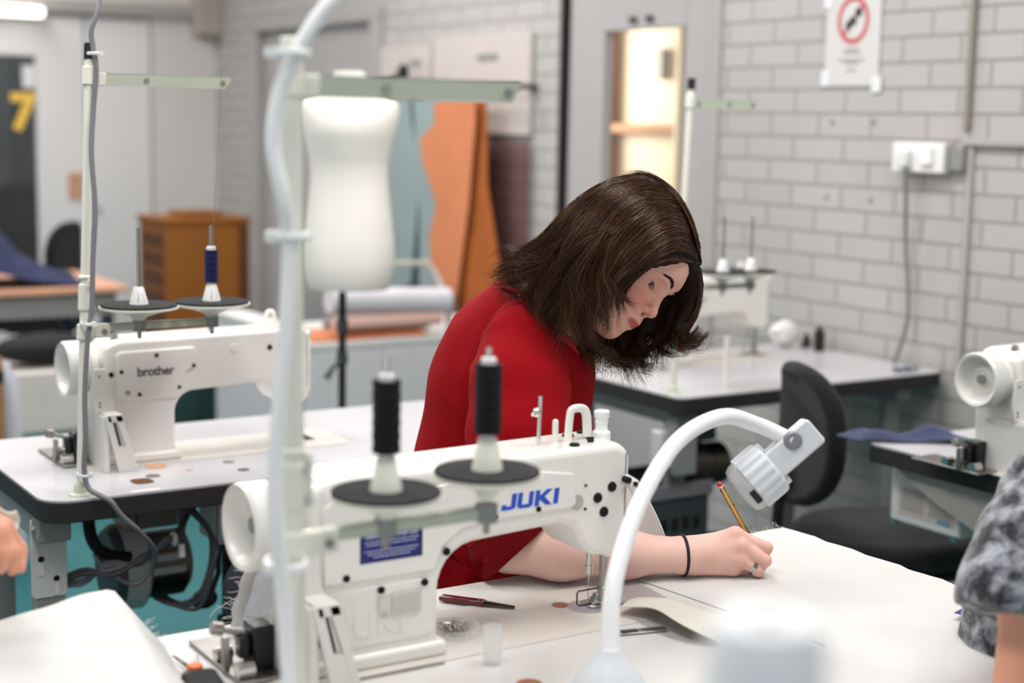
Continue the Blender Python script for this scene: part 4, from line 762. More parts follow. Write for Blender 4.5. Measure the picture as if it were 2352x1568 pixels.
# far wood-topped table with navy cloth
ft = thing('work_table', 'wooden-topped work table at the far left under the navy cloth', 'table', (0, 0, 0))
G().box(.9, 2.04, 6.12, 6.85, .735, .76).build('table_top', 'wood_light', ft, bevel=.004); G().box(.95, 2.0, 6.16, 6.8, .64, .735).build('apron', 'grey_paint', ft)
for x in (.98, 1.95): 
    for y in (6.18, 6.75): G().box(x, x + .045, y, y + .045, 0, .64).build('leg', D('leg_navy', '#2a3348', .5) if x < 1 else 'leg_navy', ft, bevel=.003)
def heap(u, v):
    x = 1.35 + .53 * u; y = 6.16 + .45 * v; h = .26 * math.exp(-((x - 1.5) / .14) ** 2) + .05 * math.exp(-((x - 1.72) / .12) ** 2)
    return (x, y, .763 + h * math.sin(PI * (.08 + .84 * v)) + .012 * (1 + noise2(x * 14, y * 14, 5)) * math.sin(PI * v))
o = thing('navy_fabric', 'heap of navy blue cloth on the wooden-topped table', 'fabric', (0, 0, 0)); sheet(heap, 50, 30, .006).build('cloth', 'navy_deep', o)
o = thing('cardboard_box', 'brown cardboard box at the left edge below the wooden table', 'box', (.865, 4.80, 0)); G().box(0, .33, 0, .35, .0, .70).build('carton', 'card', o, bevel=.004); G().box(.05, .25, -.002, 0, .30, .33).build('printed_band', 'wood_dark', o, smooth=False); G().box(-.001, .331, -.001, .351, .62, .66).build('tape', 'black', o)
o = thing('plastic_sack', 'pale bluish plastic wrapping beside the cardboard box', 'sack', (1.245, 4.86, 0)); G().tube([(0, .1, 0), (.005, .1, .3), (.0, .1, .6), (-.01, .1, .66)], [.05, .045, .035, .015], 16).build('film', 'lining', o)
o = thing('storage_bin', 'cream low storage bin under the wooden-topped table', 'bin', (1.35, 5.75, 0)); G().box(0, .5, 0, .3, .25, .49).build('bin_wall', 'paint_bed', o, bevel=.01); G().box(.0, .5, .0, .3, 0, .25).build('plinth', 'teal_plastic', o)
o = thing('black_bag', 'black bag lying on the cream storage bin', 'bag', (1.62, 5.88, .50)); G().ball((0, 0, .06), .06, sc=(3.2, 1.6, 1)).build('bag_body', 'rubber', o)
o = thing('shaded_floor_block', 'dark green block standing in for shaded floor under the left machine arm', 'cabinet', (2.06, 5.72, 0)); G().box(0, .50, 0, .30, .0, .46).build('body', D('floor_shade_green', '#22423f', .6), o, bevel=.004); G().box(.02, .48, -.01, 0, .03, .44).build('door', 'floor_shade_green', o, bevel=.003)  # made-up box and door: their dark green stands in for shaded floor
# ================================================================== the woman: implicit surfaces meshed with surface nets
def A3(p): return np.array(p, float)
class Prim:
    def __init__(s, kind, **k): s.kind = kind; s.__dict__.update(k)
    def d(s, P):
        if s.kind == 'ell':
            q = (P - s.c) @ s.R.T if s.R is not None else P - s.c
            a = q / s.r; k0 = np.sqrt((a * a).sum(1)); a /= s.r; k1 = np.sqrt((a * a).sum(1)); return k0 * (k0 - 1) / np.maximum(k1, 1e-9)
        if s.kind == 'cap':
            ba = s.b - s.a; pa = P - s.a; h = np.clip(pa @ ba / (ba @ ba), 0, 1); q = pa - h[:, None] * ba; return np.sqrt((q * q).sum(1)) - (s.ra + (s.rb - s.ra) * h)
def ell(c, r, R=None): c = A3(c); r = A3(r) * np.ones(3); return Prim('ell', c=c, r=r, R=R, bc=c, br=float(r.max()))
def cap(a, b, ra, rb=None): a = A3(a); b = A3(b); rb = ra if rb is None else rb; return Prim('cap', a=a, b=b, ra=ra, rb=rb, bc=(a + b) / 2, br=float(np.linalg.norm(b - a) / 2 + max(ra, rb)))
def chain(pts, rs, k, ops):
    for i in range(len(pts) - 1): ops.append(('u', cap(pts[i], pts[i + 1], rs[i], rs[i + 1]), k if i else None))
def field(ops, P, cut=None):
    d = None
    for o in ops:
        v = o[1].d(P); k = o[2] or .002
        if d is None:
            if o[0] != 's': d = v
            continue
        if o[0] == 'u': h = np.maximum(k - np.abs(d - v), 0) / k; d = np.minimum(d, v) - h * h * k / 4
        elif o[0] == 's': h = np.maximum(k - np.abs(-v - d), 0) / k; d = np.maximum(d, -v) + h * h * k / 4
    if d is None: return np.full(len(P), 9.)
    if cut is not None: d = cut(P, d)
    return d
def nets(ops, h, cut=None, n=14):
    lo = np.min([o[1].bc - o[1].br for o in ops if o[0] == 'u'], 0) - .01; hi = np.max([o[1].bc + o[1].br for o in ops if o[0] == 'u'], 0) + .01
    B = n * h; nb = np.ceil((hi - lo) / B).astype(int); Rb = B * .87
    ids = np.arange(n + 1); I, J, K = np.meshgrid(ids, ids, ids, indexing='ij'); base = np.stack([I, J, K], -1).reshape(-1, 3)
    dims = nb * n + 4; KEY = lambda c: (c[..., 0] * dims[1] + c[..., 1]) * dims[2] + c[..., 2]
    cells, verts, quads = [], [], []
    bcs = np.stack([o[1].bc for o in ops]); brs = np.array([o[1].br for o in ops]); ks = np.array([o[2] or .002 for o in ops])
    for bi in np.ndindex(*nb):
        c = lo + (np.array(bi) + .5) * B; sel = np.linalg.norm(bcs - c, axis=1) < brs + Rb + 2 * ks + .012
        sub = [ops[i] for i in np.nonzero(sel)[0]]
        if not any(o[0] == 'u' for o in sub): continue
        dc = field(sub, c[None])[0]
        if dc < -Rb * 2.2 or dc > Rb * 2.2 + .03: 
            if cut is None or dc > 0: continue
        org = np.array(bi) * n; D_ = field(sub, lo + (org + base) * h, cut).reshape(n + 1, n + 1, n + 1)
        S = D_ < 0
        if S.all() or not S.any(): continue
        cnt = np.zeros((n, n, n), np.int16); acc = np.zeros((n, n, n, 3)); num = np.zeros((n, n, n))
        for dx in (0, 1):
            for dy in (0, 1):
                for dz in (0, 1): cnt += S[dx:n + dx, dy:n + dy, dz:n + dz]
        act = (cnt > 0) & (cnt < 8)
        for ax in range(3):
            o1, o2 = [a for a in range(3) if a != ax]
            for a in (0, 1):
                for b in (0, 1):
                    s0 = [None] * 3; s1 = [None] * 3; s0[ax] = slice(0, n); s1[ax] = slice(1, n + 1); s0[o1] = s1[o1] = slice(a, n + a); s0[o2] = s1[o2] = slice(b, n + b)
                    d0 = D_[tuple(s0)]; d1 = D_[tuple(s1)]; m = (d0 < 0) != (d1 < 0); t = np.where(m, d0 / np.where(m, d0 - d1, 1), 0)
                    acc[..., ax] += np.where(m, t, 0); acc[..., o1] += m * a; acc[..., o2] += m * b; num += m
        idx = np.argwhere(act)
        cells.append(KEY(idx + org)); verts.append(lo + (idx + org + acc[act] / np.maximum(num[act], 1)[:, None]) * h)
        for ax in range(3):
            o1, o2 = [a for a in range(3) if a != ax]; s0 = [slice(0, n)] * 3; s1 = [slice(0, n)] * 3; s1[ax] = slice(1, n + 1)
            a0 = S[tuple(s0)]; a1 = S[tuple(s1)]; e = np.argwhere(a0 != a1)
            if not len(e): continue
            fl = a0[a0 != a1]; g_ = e + org; u = np.zeros(3, int); v = np.zeros(3, int); u[o1] = 1; v[o2] = 1
            q = np.stack([KEY(g_), KEY(g_ - u), KEY(g_ - u - v), KEY(g_ - v)], 1); flip = fl if ax != 1 else ~fl
            q[flip] = q[flip][:, ::-1]; quads.append(q)
    cells = np.concatenate(cells); verts = np.concatenate(verts); quads = np.concatenate(quads)
    o = np.argsort(cells); cs_ = cells[o]; vs = verts[o]; ix = np.searchsorted(cs_, quads); ix = np.minimum(ix, len(cs_) - 1); ok = (cs_[ix] == quads).all(1)
    return vs, ix[ok][:, ::-1]
def mesh_np(name, V, F, m, parent=None, smooth=True, attrs=None, cols=None):
    me = bpy.data.meshes.new(name); k = F.shape[1]; me.vertices.add(len(V)); me.vertices.foreach_set('co', np.ascontiguousarray(V, np.float32).ravel())
    me.loops.add(F.size); me.loops.foreach_set('vertex_index', np.ascontiguousarray(F, np.int32).ravel()); me.polygons.add(len(F)); me.polygons.foreach_set('loop_start', np.arange(0, F.size, k, dtype=np.int32))
    try: me.polygons.foreach_set('loop_total', np.full(len(F), k, np.int32))
    except Exception: pass
    me.update(calc_edges=True); me.validate()
    me.polygons.foreach_set('use_smooth', [smooth] * len(me.polygons))
    for nm, a in (attrs or {}).items(): at = me.attributes.new(nm, 'FLOAT', 'POINT'); at.data.foreach_set('value', np.ascontiguousarray(a, np.float32))
    if cols is not None:
        ca = me.color_attributes.new('pigment', 'FLOAT_COLOR', 'POINT'); ca.data.foreach_set('color', np.ascontiguousarray(np.hstack([cols, np.ones((len(cols), 1))]), np.float32).ravel())
    me.materials.append(MT[m] if isinstance(m, str) else m); o = bpy.data.objects.new(name, me); COL.objects.link(o)
    if parent: o.parent = parent
    return o
def fill(o):
    bm = bmesh.new(); bm.from_mesh(o.data); be = [e for e in bm.edges if e.is_boundary]
    if be: bmesh.ops.holes_fill(bm, edges=be, sides=40)
    bm.to_mesh(o.data); bm.free(); o.data.polygons.foreach_set('use_smooth', [True] * len(o.data.polygons)); return o
def march(ops, p, d, cut=None, n=400, step=.0009):
    P = A3(p)[None] + A3(d)[None] * (np.arange(n) * step)[:, None]; v = field(ops, P, cut); i = np.argmax(v < 0); return P[i] if v[i] < 0 else None
# ---- materials of the figure
def skin_mat():
    m = mat('skin', '#e0a48c', .48, spec=.4, bump=.12, bs=900); nt = m.node_tree; b = nt.nodes['Principled BSDF']
    a = nt.nodes.new('ShaderNodeAttribute'); a.attribute_name = 'pigment'
    v = nt.nodes.new('ShaderNodeTexVoronoi'); v.inputs['Scale'].default_value = 230; tc = nt.nodes.new('ShaderNodeTexCoord'); nt.links.new(tc.outputs['Object'], v.inputs['Vector'])
    n = nt.nodes.new('ShaderNodeTexNoise'); n.inputs['Scale'].default_value = 30; nt.links.new(tc.outputs['Object'], n.inputs['Vector'])
    r = nt.nodes.new('ShaderNodeValToRGB'); r.color_ramp.elements[0].position = .10; r.color_ramp.elements[0].color = (.62, .48, .42, 1); r.color_ramp.elements[1].position = .2; r.color_ramp.elements[1].color = (1, 1, 1, 1); nt.links.new(v.outputs['Distance'], r.inputs[0])
    r2 = nt.nodes.new('ShaderNodeValToRGB'); r2.color_ramp.elements[0].position = .56; r2.color_ramp.elements[1].position = .66; nt.links.new(n.outputs['Fac'], r2.inputs[0])
    mx = nt.nodes.new('ShaderNodeMixRGB'); mx.blend_type = 'MULTIPLY'; nt.links.new(r2.outputs[0], mx.inputs[0]); nt.links.new(a.outputs['Color'], mx.inputs[1]); nt.links.new(r.outputs[0], mx.inputs[2]); nt.links.new(mx.outputs[0], b.inputs['Base Color'])
    b.inputs['Subsurface Weight'].default_value = .18; b.inputs['Subsurface Radius'].default_value = (1, .35, .2); b.inputs['Subsurface Scale'].default_value = .006
    MT['skin'] = m
def knit_mat():
    m = mat('red_knit', '#94030f', .9, sheen=0); nt = m.node_tree; b = nt.nodes['Principled BSDF']; b.inputs['Sheen Tint'].default_value = (1, .2, .25, 1); b.inputs['Specular IOR Level'].default_value = .2
    tc = nt.nodes.new('ShaderNodeTexCoord'); mp = nt.nodes.new('ShaderNodeMapping'); mp.inputs['Scale'].default_value = (1, 1, .45); nt.links.new(tc.outputs['Object'], mp.inputs[0])
    n = nt.nodes.new('ShaderNodeTexNoise'); n.inputs['Scale'].default_value = 420; n.inputs['Detail'].default_value = 2; nt.links.new(mp.outputs[0], n.inputs['Vector'])
    u = nt.nodes.new('ShaderNodeAttribute'); u.attribute_name = 'rib_u'; k = nt.nodes.new('ShaderNodeAttribute'); k.attribute_name = 'rib_m'
    s = nt.nodes.new('ShaderNodeMath'); s.operation = 'SINE'; nt.links.new(u.outputs['Fac'], s.inputs[0]); q = nt.nodes.new('ShaderNodeMath'); q.operation = 'MULTIPLY'; nt.links.new(s.outputs[0], q.inputs[0]); nt.links.new(k.outputs['Fac'], q.inputs[1])
    b1 = nt.nodes.new('ShaderNodeBump'); b1.inputs['Strength'].default_value = .7; b1.inputs['Distance'].default_value = .002; nt.links.new(n.outputs['Fac'], b1.inputs['Height'])
    b2 = nt.nodes.new('ShaderNodeBump'); b2.inputs['Strength'].default_value = 1; b2.inputs['Distance'].default_value = .0040; nt.links.new(q.outputs[0], b2.inputs['Height']); nt.links.new(b1.outputs[0], b2.inputs['Normal']); nt.links.new(b2.outputs[0], b.inputs['Normal'])
    v = nt.nodes.new('ShaderNodeTexVoronoi'); v.inputs['Scale'].default_value = 260; nt.links.new(tc.outputs['Object'], v.inputs['Vector']); r = nt.nodes.new('ShaderNodeValToRGB'); r.color_ramp.elements[0].position = .03; r.color_ramp.elements[0].color = rgb('#c8404c'); r.color_ramp.elements[1].position = .10; r.color_ramp.elements[1].color = rgb('#94030f')
    nt.links.new(v.outputs['Distance'], r.inputs[0]); nt.links.new(r.outputs[0], b.inputs['Base Color']); MT['red_knit'] = m
def hair_mat():
    m = mat('brown_hair', '#2b1b13', .34, spec=.55); m.node_tree.nodes['Principled BSDF'].inputs['Specular Tint'].default_value = (1, .74, .55, 1); nt = m.node_tree; b = nt.nodes['Principled BSDF']
    a = nt.nodes.new('ShaderNodeAttribute'); a.attribute_name = 'tone'; r = nt.nodes.new('ShaderNodeValToRGB'); r.color_ramp.elements[0].color = rgb('#140b07'); r.color_ramp.elements[1].color = rgb('#a07658')
    e = r.color_ramp.elements.new(.45); e.color = rgb('#3c2316'); e = r.color_ramp.elements.new(.8); e.color = rgb('#5e3c29'); nt.links.new(a.outputs['Fac'], r.inputs[0]); nt.links.new(r.outputs[0], b.inputs['Base Color']); MT['brown_hair'] = m
skin_mat(); knit_mat(); hair_mat(); D('hair_mass', '#20140e', .75, spec=.2, var=.3, vs=60, bump=.8, bs=90, stretch=(1, 1, .3))
# ---- head frame: x forward (face), y her left (away from the camera), z crown
th = math.radians(24); vf = RT * .657 - UP * .757; vu = RT * .757 + UP * .657; vy = FW.copy()
hf = vf * math.cos(th) - vy * math.sin(th); hy = vy * math.cos(th) + vf * math.sin(th)
HR = np.array([hf, hy, vu])                       # rows: world -> local
HO = A3((1.4741, 1.8938, 1.2086)) - HR.T @ A3((.080, -.031, 0))
def H(x, y, z): return HO + HR.T @ A3((x, y, z))
body = []
def he(c, r, k=.012, op='u', rot=None):
    R = HR if rot is None else rot @ HR; body.append((op, ell(H(*c), r, R), k))
def both(c, r, k=.012, op='u'):
    for s in (-1, 1): he((c[0], c[1] * s, c[2]), r, k, op)
he((-.002, 0, .030), (.092, .073, .078), .01)
he((.042, 0, .030), (.052, .060, .052), .03)
he((.040, 0, -.030), (.052, .056, .062), .03)
he((.052, 0, -.072), (.044, .040, .032), .02)
he((.081, 0, -.090), (.0150, .017, .0150), .014)
he((.068, 0, -.100), (.024, .026, .016), .018)
for s in (-1, 1): body.append(('u', cap(H(-.004, s * .050, -.050), H(.052, s * .030, -.092), .017, .014), .022))
both((.060, .040, -.028), (.024, .020, .022), .022)
both((.070, .028, -.058), (.020, .018, .022), .02)
he((.084, 0, .026), (.014, .034, .014), .02)
both((.083, .024, .018), (.010, .020, .0075), .012)
he((.088, .0, -.058), (.018, .023, .020), .014)
# eye sockets, nose
both((.096, .030, .001), (.016, .016, .011), .010, 's')
body.append(('u', cap(H(.0850, 0, .010), H(.1055, 0, -.029), .0068, .0082), .010))
he((.1065, 0, -.0325), (.0090, .0090, .0082), .006)
both((.0955, .0115, -.0365), (.0095, .0062, .0070), .004)
he((.0985, 0, -.0425), (.006, .0045, .006), .006)
both((.0985, .0068, -.0435), (.0055, .0030, .0040), .002, 's')
# eyelids around the eyeball
EC = {s: (.0695, s * .0305, .0) for s in (-1, 1)}
for s in (-1, 1):
    he(EC[s], (.0143, .0150, .0143), .004)
    he((.0830, s * .0310, -.0048), (.0100, .0122, .0050), .0012, 's')
    cr = []
    for y, z in ((-.0125, .0030), (-.0065, .0062), (0, .0076), (.0065, .0068), (.013, .0040)):
        q = march(body, H(.13, s * (.0305 + y), z), -HR[0]); cr.append(tuple((q - HO) @ HR.T + A3((.0004, 0, 0))))
    for i in range(4): body.append(('s', cap(H(*cr[i]), H(*cr[i + 1]), .0012), .0025))
# lips
ml = [(-.0225, .0885, -.0655), (-.012, .0975, -.0610), (-.004, .1020, -.0590), (0, .1018, -.0598), (.004, .1020, -.0590), (.012, .0975, -.0610), (.0225, .0885, -.0655)]
for i in range(6): a, b = ml[i], ml[i + 1]; body.append(('u', cap(H(a[1], a[0], a[2]), H(b[1], b[0], b[2]), .0042 if 0 < i else .0026, .0042 if i < 5 else .0026), .004))
ll = [(-.018, .0895, -.0680), (-.008, .0965, -.0700), (.008, .0965, -.0700), (.018, .0895, -.0680)]
for i in range(3): a, b = ll[i], ll[i + 1]; body.append(('u', cap(H(a[1], a[0], a[2]), H(b[1], b[0], b[2]), .0050 if i else .003, .0050 if i < 2 else .003), .004))
for i in range(6): a, b = ml[i], ml[i + 1]; body.append(('s', cap(H(a[1] + .0040, a[0], a[2] - .0046), H(b[1] + .0040, b[0], b[2] - .0046), .0010), .002))
both((.0, .072, -.012), (.018, .008, .030), .006)
# neck into the shoulders
chain([H(-.030, 0, -.030), (1.3818, 2.0112, 1.1981), (1.3617, 2.0610, 1.1333)], [.058, .054, .058], .03, body)
chain([H(.035, 0, -.075), (1.3845, 2.0130, 1.1484)], [.030, .045], .03, body)
# torso under the sweater, near arm
chain([(1.3806, 2.1012, 1.0873), (1.3703, 2.1294, 1.0026), (1.3491, 2.1530, 0.8497), (1.3229, 2.1615, 0.6593)], [.075, .095, .095, .105], .04, body)
chain([(1.2904, 1.9826, 1.1086), (1.2450, 1.9190, 0.9512), (1.2212, 1.9041, 0.8084)], [.045, .042, .037], .03, body)
chain([(1.4636, 2.1995, 1.0615), (1.4818, 2.1406, 0.8531), (1.4886, 2.2126, 0.5958)], [.045, .037, .028], .03, body)
# forearm on the table
WR = (1.4609, 1.7747, 0.7960)
chain([(1.2211, 1.9039, 0.8070), (1.2827, 1.8502, 0.8079), (1.3706, 1.8130, 0.8010), WR], [.038, .0390, .0325, .0272], .03, body)
WR = A3(WR); RTn, UPn, FWn = A3(RT), A3(UP), A3(FW)
def HD(x, y, z): return WR + RTn * x + UPn * y - FWn * z
body.append(('u', cap(WR, HD(.030, .004, 0), .0270, .025), .012))
MC = [HD(.080, .030, -.010), HD(.088, .014, .0), HD(.086, -.006, .002), HD(.076, -.020, -.006)]
for i, p in enumerate(MC): body.append(('u', cap(HD(.018, .012 - .0095 * i, -.004), p, [.0155, .015, .0145, .0140][i], [.0125, .0116, .0112, .0122][i]), .011))
body.append(('u', cap(HD(.025, .0, -.010), HD(.068, .004, -.018), .020, .018), .015))
for p, r_ in zip(MC, (.0118, .0112, .0105, .0105)): body.append(('u', ell(p + UPn * .0 - FWn * -.000, r_), .008))
FG = [[MC[0], HD(.1285, .0100, -.012), HD(.127, -.006, -.034), HD(.116, -.015, -.052)],
      [MC[1], HD(.1245, -.0085, .000), HD(.120, -.022, -.022), HD(.107, -.027, -.040)],
      [MC[2], HD(.1140, -.0240, .000), HD(.110, -.031, -.020), HD(.097, -.032, -.036)],
      [MC[3], HD(.1000, -.0270, -.020), HD(.095, -.029, -.036), HD(.084, -.028, -.046)]]
FR = [[.0112, .0098, .0085, .0072], [.0110, .0098, .0085, .0074], [.0105, .0092, .0080, .0070], [.0095, .0084, .0074, .0064]]
for f_, r_ in zip(FG, FR):
    for i in range(3): body.append(('u', cap(f_[i], f_[i + 1], r_[i], r_[i + 1]), .0045 if i == 0 else .003))
TH = [HD(.030, .008, -.028), HD(.068, .012, -.052), HD(.098, .004, -.064), HD(.116, -.008, -.064)]
for i in range(3): body.append(('u', cap(TH[i], TH[i + 1], [.017, .0125, .0105][i], [.0125, .0105, .0085][i]), .012 if i == 0 else .004))
# legs, seated
chain([(1.3229, 2.1615, 0.6593), (1.12, 2.20, .60), (1.52, 2.14, .575), (1.50, 2.16, .12)], [.105, .085, .058, .042], .03, body)
chain([(1.06, 2.42, .62), (1.50, 2.50, .575), (1.46, 2.50, .12)], [.09, .058, .042], .03, body)
chain([(1.50, 2.16, .07), (1.64, 2.13, .045)], [.045, .034], .02, body); chain([(1.46, 2.50, .07), (1.60, 2.50, .045)], [.045, .034], .02, body)
V, F = nets(body, .0017)
L = (V - HO) @ HR.T
cols = np.tile(A3(rgb('#e9c0b3')[:3]), (len(V), 1))
def blend(mask, c): 
    global cols
    cols = cols * (1 - mask[:, None]) + A3(rgb(c)[:3]) * mask[:, None]
def gm(c, r): return np.exp(-((((L - A3(c)) / A3(r)) ** 2).sum(1)))
isf = np.linalg.norm(L, axis=1) < .16
blend(isf * .75, '#e3ab97')
for s in (-1, 1): blend(isf * gm((.07, s * .042, -.035), (.04, .03, .026)) * .7, '#d0705f')
blend(isf * gm((.104, 0, -.034), (.014, .016, .014)) * .7, '#d07c6c')
lipm = np.clip(1.25 - np.sqrt((((L - A3((.0985, 0, -.0650))) / A3((.0125, .0205, .0078))) ** 2).sum(1)), 0, .25) / .25
blend(isf * lipm * (L[:, 0] > .088) * .9, '#b45252')
for s in (-1, 1): blend(isf * gm((.078, s * .031, -.003), (.012, .015, .007)) * .5, '#a8705e'); blend(isf * gm((.0985, s * .0068, -.0435), (.004, .003, .003)) * .9, '#4a1c18')
blend(isf * gm((.088, 0, -.093), (.02, .02, .014)) * .4, '#d98f7e')
for p in MC: blend(np.exp(-(np.linalg.norm(V - p, axis=1) / .016) ** 2) * .45, '#d98c7c')
for f_ in FG: blend(np.exp(-(np.linalg.norm(V - f_[1], axis=1) / .013) ** 2) * .55, '#d98578')
blend(np.exp(-((((V - HD(.05, 0, .02)) / A3((.12, .12, .05))) ** 2).sum(1))) * .3, '#e6b6a4')
lg = (V[:, 2] < .80) & (V[:, 0] < 1.75) & (V[:, 1] > 1.98); blend(lg * 1.0, '#20222b')
wom = thing('person', 'woman with brown bob in red sweater bending over the table, writing', 'person', (0, 0, 0))
fill(mesh_np('body', V, F, 'skin', wom, cols=cols))
# eyes, brow, lashes
eyew = D('eye_white', '#d9cfc9', .15, coat=.5); D('iris', '#3f4a52', .15, coat=.6); D('brow', '#2a1a14', .8)
for s in (-1, 1):
    c = H(*EC[s]); e = G().ball((0, 0, 0), .0131, 40, 26); eo = e.build('eye', 'eye_white', wom); eo.location = c
    gz = A3((.86, 0, -.36 - .0)); gz /= np.linalg.norm(gz); gw = HR.T @ gz
    ir = G().cyl(tuple(gw * .0106), tuple(gw * .0134), .0056, .0046, 24).build('iris', 'iris', eo); G().cyl(tuple(gw * .0120), tuple(gw * .0137), .0026, .0022, 16).build('pupil', 'black_gloss', eo)
def hairs(name, m, strands, r, parent, sides=3, tones=None):
    """strands: list of (k,3) arrays with the same k; r: root radius tapering to the tip"""
    S = np.array(strands); n_, k, _ = S.shape; T_ = np.gradient(S, axis=1); T_ /= np.maximum(np.linalg.norm(T_, axis=2, keepdims=True), 1e-9)
    a = np.cross(T_, FWn + 1e-3); a /= np.maximum(np.linalg.norm(a, axis=2, keepdims=True), 1e-9); b = np.cross(T_, a)
    tp = (1 - .75 * np.linspace(0, 1, k) ** 2)[None, :, None]; rr_ = (np.ones(n_) * r)[:, None, None] * tp
    R_ = np.stack([S + (a * math.cos(2 * PI * j / sides) + b * math.sin(2 * PI * j / sides)) * rr_ for j in range(sides)], 2)
    V_ = R_.reshape(-1, 3); i_ = np.arange(n_)[:, None, None] * k * sides + np.arange(k - 1)[None, :, None] * sides; j = np.arange(sides); q = np.stack([i_ + j, i_ + (j + 1) % sides, i_ + sides + (j + 1) % sides, i_ + sides + j], -1).reshape(-1, 4)
    tn = np.repeat(tones if tones is not None else np.full(n_, .3), k * sides)
    return mesh_np(name, V_, q, m, parent, attrs={'tone': tn})
rs_ = np.random.default_rng(21)
for s in (-1, 1):
    st = []
    hops = body[:64]
    def SF(y, z): q = march(body[:110], H(.14, y, z), -HR[0]); return None if q is None else (q - HO) @ HR.T
    for i in range(330):
        t = rs_.random(); p = SF(s * (.011 + .031 * t), .0165 + .007 * math.sin(t * 2.6) + rs_.normal(0, .0016 * (1 - .6 * t)))
        if p is None: continue
        p = p + A3((.0004, 0, 0)); d = A3((-.0012 - .003 * t, s * .005, .0014 - .003 * t)) * rs_.uniform(.7, 1.2)
        st.append([H(*(p + d * q_ + A3((.0012, 0, 0)) * (1 - q_))) for q_ in (0, .5, 1)])
    hairs('eyebrow', 'brow', st, .00026, wom)
    st = []
    for i in range(26):
        t = i / 25; p = SF(s * (.0205 + .0215 * t), .0006 - .0016 * (2 * t - 1) ** 2); d = A3((.0048, s * (.001 + .004 * t) + rs_.normal(0, .0006), -.0044 + rs_.normal(0, .0005)))
        if p is None: continue
        st.append([H(*p), H(*(p + d * .5 + A3((0, 0, -.0006)))), H(*(p + d))])
    hairs('eyelashes', 'brow', st, .00016, wom)
# ---- hair: a modelled mass with thousands of strands over it
NR = [[(1.5531, 1.8847, 1.2413), (1.4943, 1.8596, 1.2602), (1.4418, 1.8522, 1.2516), (1.4052, 1.8638, 1.2384), (1.3753, 1.8819, 1.2177), (1.3616, 1.8931, 1.1822), (1.3588, 1.9036, 1.1419)],
      [(1.5535, 1.8886, 1.2660), (1.4868, 1.8623, 1.2833), (1.4266, 1.8572, 1.2664), (1.3847, 1.8696, 1.2372), (1.3595, 1.8818, 1.1996), (1.3497, 1.8918, 1.1654), (1.3507, 1.9056, 1.1299)],
      [(1.5483, 1.8972, 1.2967), (1.4741, 1.8696, 1.3135), (1.4097, 1.8646, 1.2883), (1.3661, 1.8704, 1.2425), (1.3431, 1.8814, 1.1924), (1.3373, 1.8913, 1.1581), (1.3470, 1.9036, 1.1256)],
      [(1.5383, 1.9083, 1.3247), (1.4585, 1.8835, 1.3365), (1.3902, 1.8750, 1.3112), (1.3416, 1.8841, 1.2520), (1.3219, 1.8978, 1.2016), (1.3178, 1.9093, 1.1691), (1.3414, 1.9159, 1.1346)],
      [(1.5256, 1.9200, 1.3457), (1.4425, 1.9023, 1.3519), (1.3726, 1.8943, 1.3236), (1.3276, 1.9041, 1.2674), (1.3078, 1.9213, 1.2166), (1.3080, 1.9357, 1.1815), (1.3330, 1.9376, 1.1460)],
      [(1.5141, 1.9422, 1.3621), (1.4360, 1.9255, 1.3577), (1.3646, 1.9175, 1.3238), (1.3236, 1.9266, 1.2718), (1.3066, 1.9439, 1.2246), (1.3100, 1.9621, 1.1888), (1.3261, 1.9617, 1.1559)]]
NB2 = [[(1.5038, 1.9493, 1.3653), (1.4351, 1.9381, 1.3578), (1.3666, 1.9320, 1.3249), (1.3280, 1.9416, 1.2780), (1.3091, 1.9688, 1.2392), (1.2943, 1.9990, 1.2200), (1.2835, 2.0257, 1.1951)],
      [(1.4996, 1.9647, 1.3696), (1.4356, 1.9619, 1.3589), (1.3783, 1.9688, 1.3241), (1.3438, 1.9831, 1.2780), (1.3223, 2.0088, 1.2423), (1.3092, 2.0373, 1.2194), (1.3005, 2.0632, 1.1977)],
      [(1.4927, 1.9926, 1.3664), (1.4410, 2.0043, 1.3459), (1.3990, 2.0246, 1.3068), (1.3714, 2.0408, 1.2628), (1.3488, 2.0617, 1.2300), (1.3326, 2.0801, 1.2062), (1.3262, 2.0932, 1.1888)],
      [(1.5167, 2.0127, 1.3634), (1.4729, 2.0486, 1.3386), (1.4355, 2.0771, 1.2945), (1.4054, 2.0884, 1.2475), (1.3852, 2.0959, 1.2151), (1.3752, 2.1098, 1.1888), (1.3650, 2.1136, 1.1728)]]
TD = [[(1.5528, 1.8840, 1.2365), (1.4993, 1.8596, 1.2437), (1.4548, 1.8521, 1.2431), (1.4245, 1.8569, 1.2283), (1.4053, 1.8658, 1.2080), (1.4023, 1.8697, 1.1842), (1.4144, 1.8669, 1.1636)],
      [(1.5523, 1.8846, 1.2378), (1.4907, 1.8599, 1.2481), (1.4431, 1.8533, 1.2420), (1.4113, 1.8603, 1.2264), (1.3929, 1.8694, 1.2102), (1.3975, 1.8680, 1.1913), (1.4188, 1.8604, 1.1844)],
      [(1.5519, 1.8852, 1.2399), (1.4850, 1.8584, 1.2531), (1.4358, 1.8549, 1.2448), (1.4016, 1.8641, 1.2264), (1.3835, 1.8744, 1.2047), (1.3887, 1.8732, 1.1744), (1.3782, 1.8870, 1.1456)]]
TOPF = [[(1.5542, 1.8838, 1.2399), (1.5471, 1.8809, 1.2667), (1.5420, 1.8893, 1.2974), (1.5310, 1.9015, 1.3279), (1.5202, 1.9247, 1.3531), (1.5043, 1.9616, 1.3690), (1.4866, 1.9962, 1.3642)],
      [(1.5678, 1.8978, 1.2327), (1.5686, 1.9027, 1.2645), (1.5636, 1.9115, 1.2976), (1.5577, 1.9326, 1.3287), (1.5453, 1.9566, 1.3529), (1.5227, 1.9858, 1.3687), (1.5046, 2.0202, 1.3617)]]
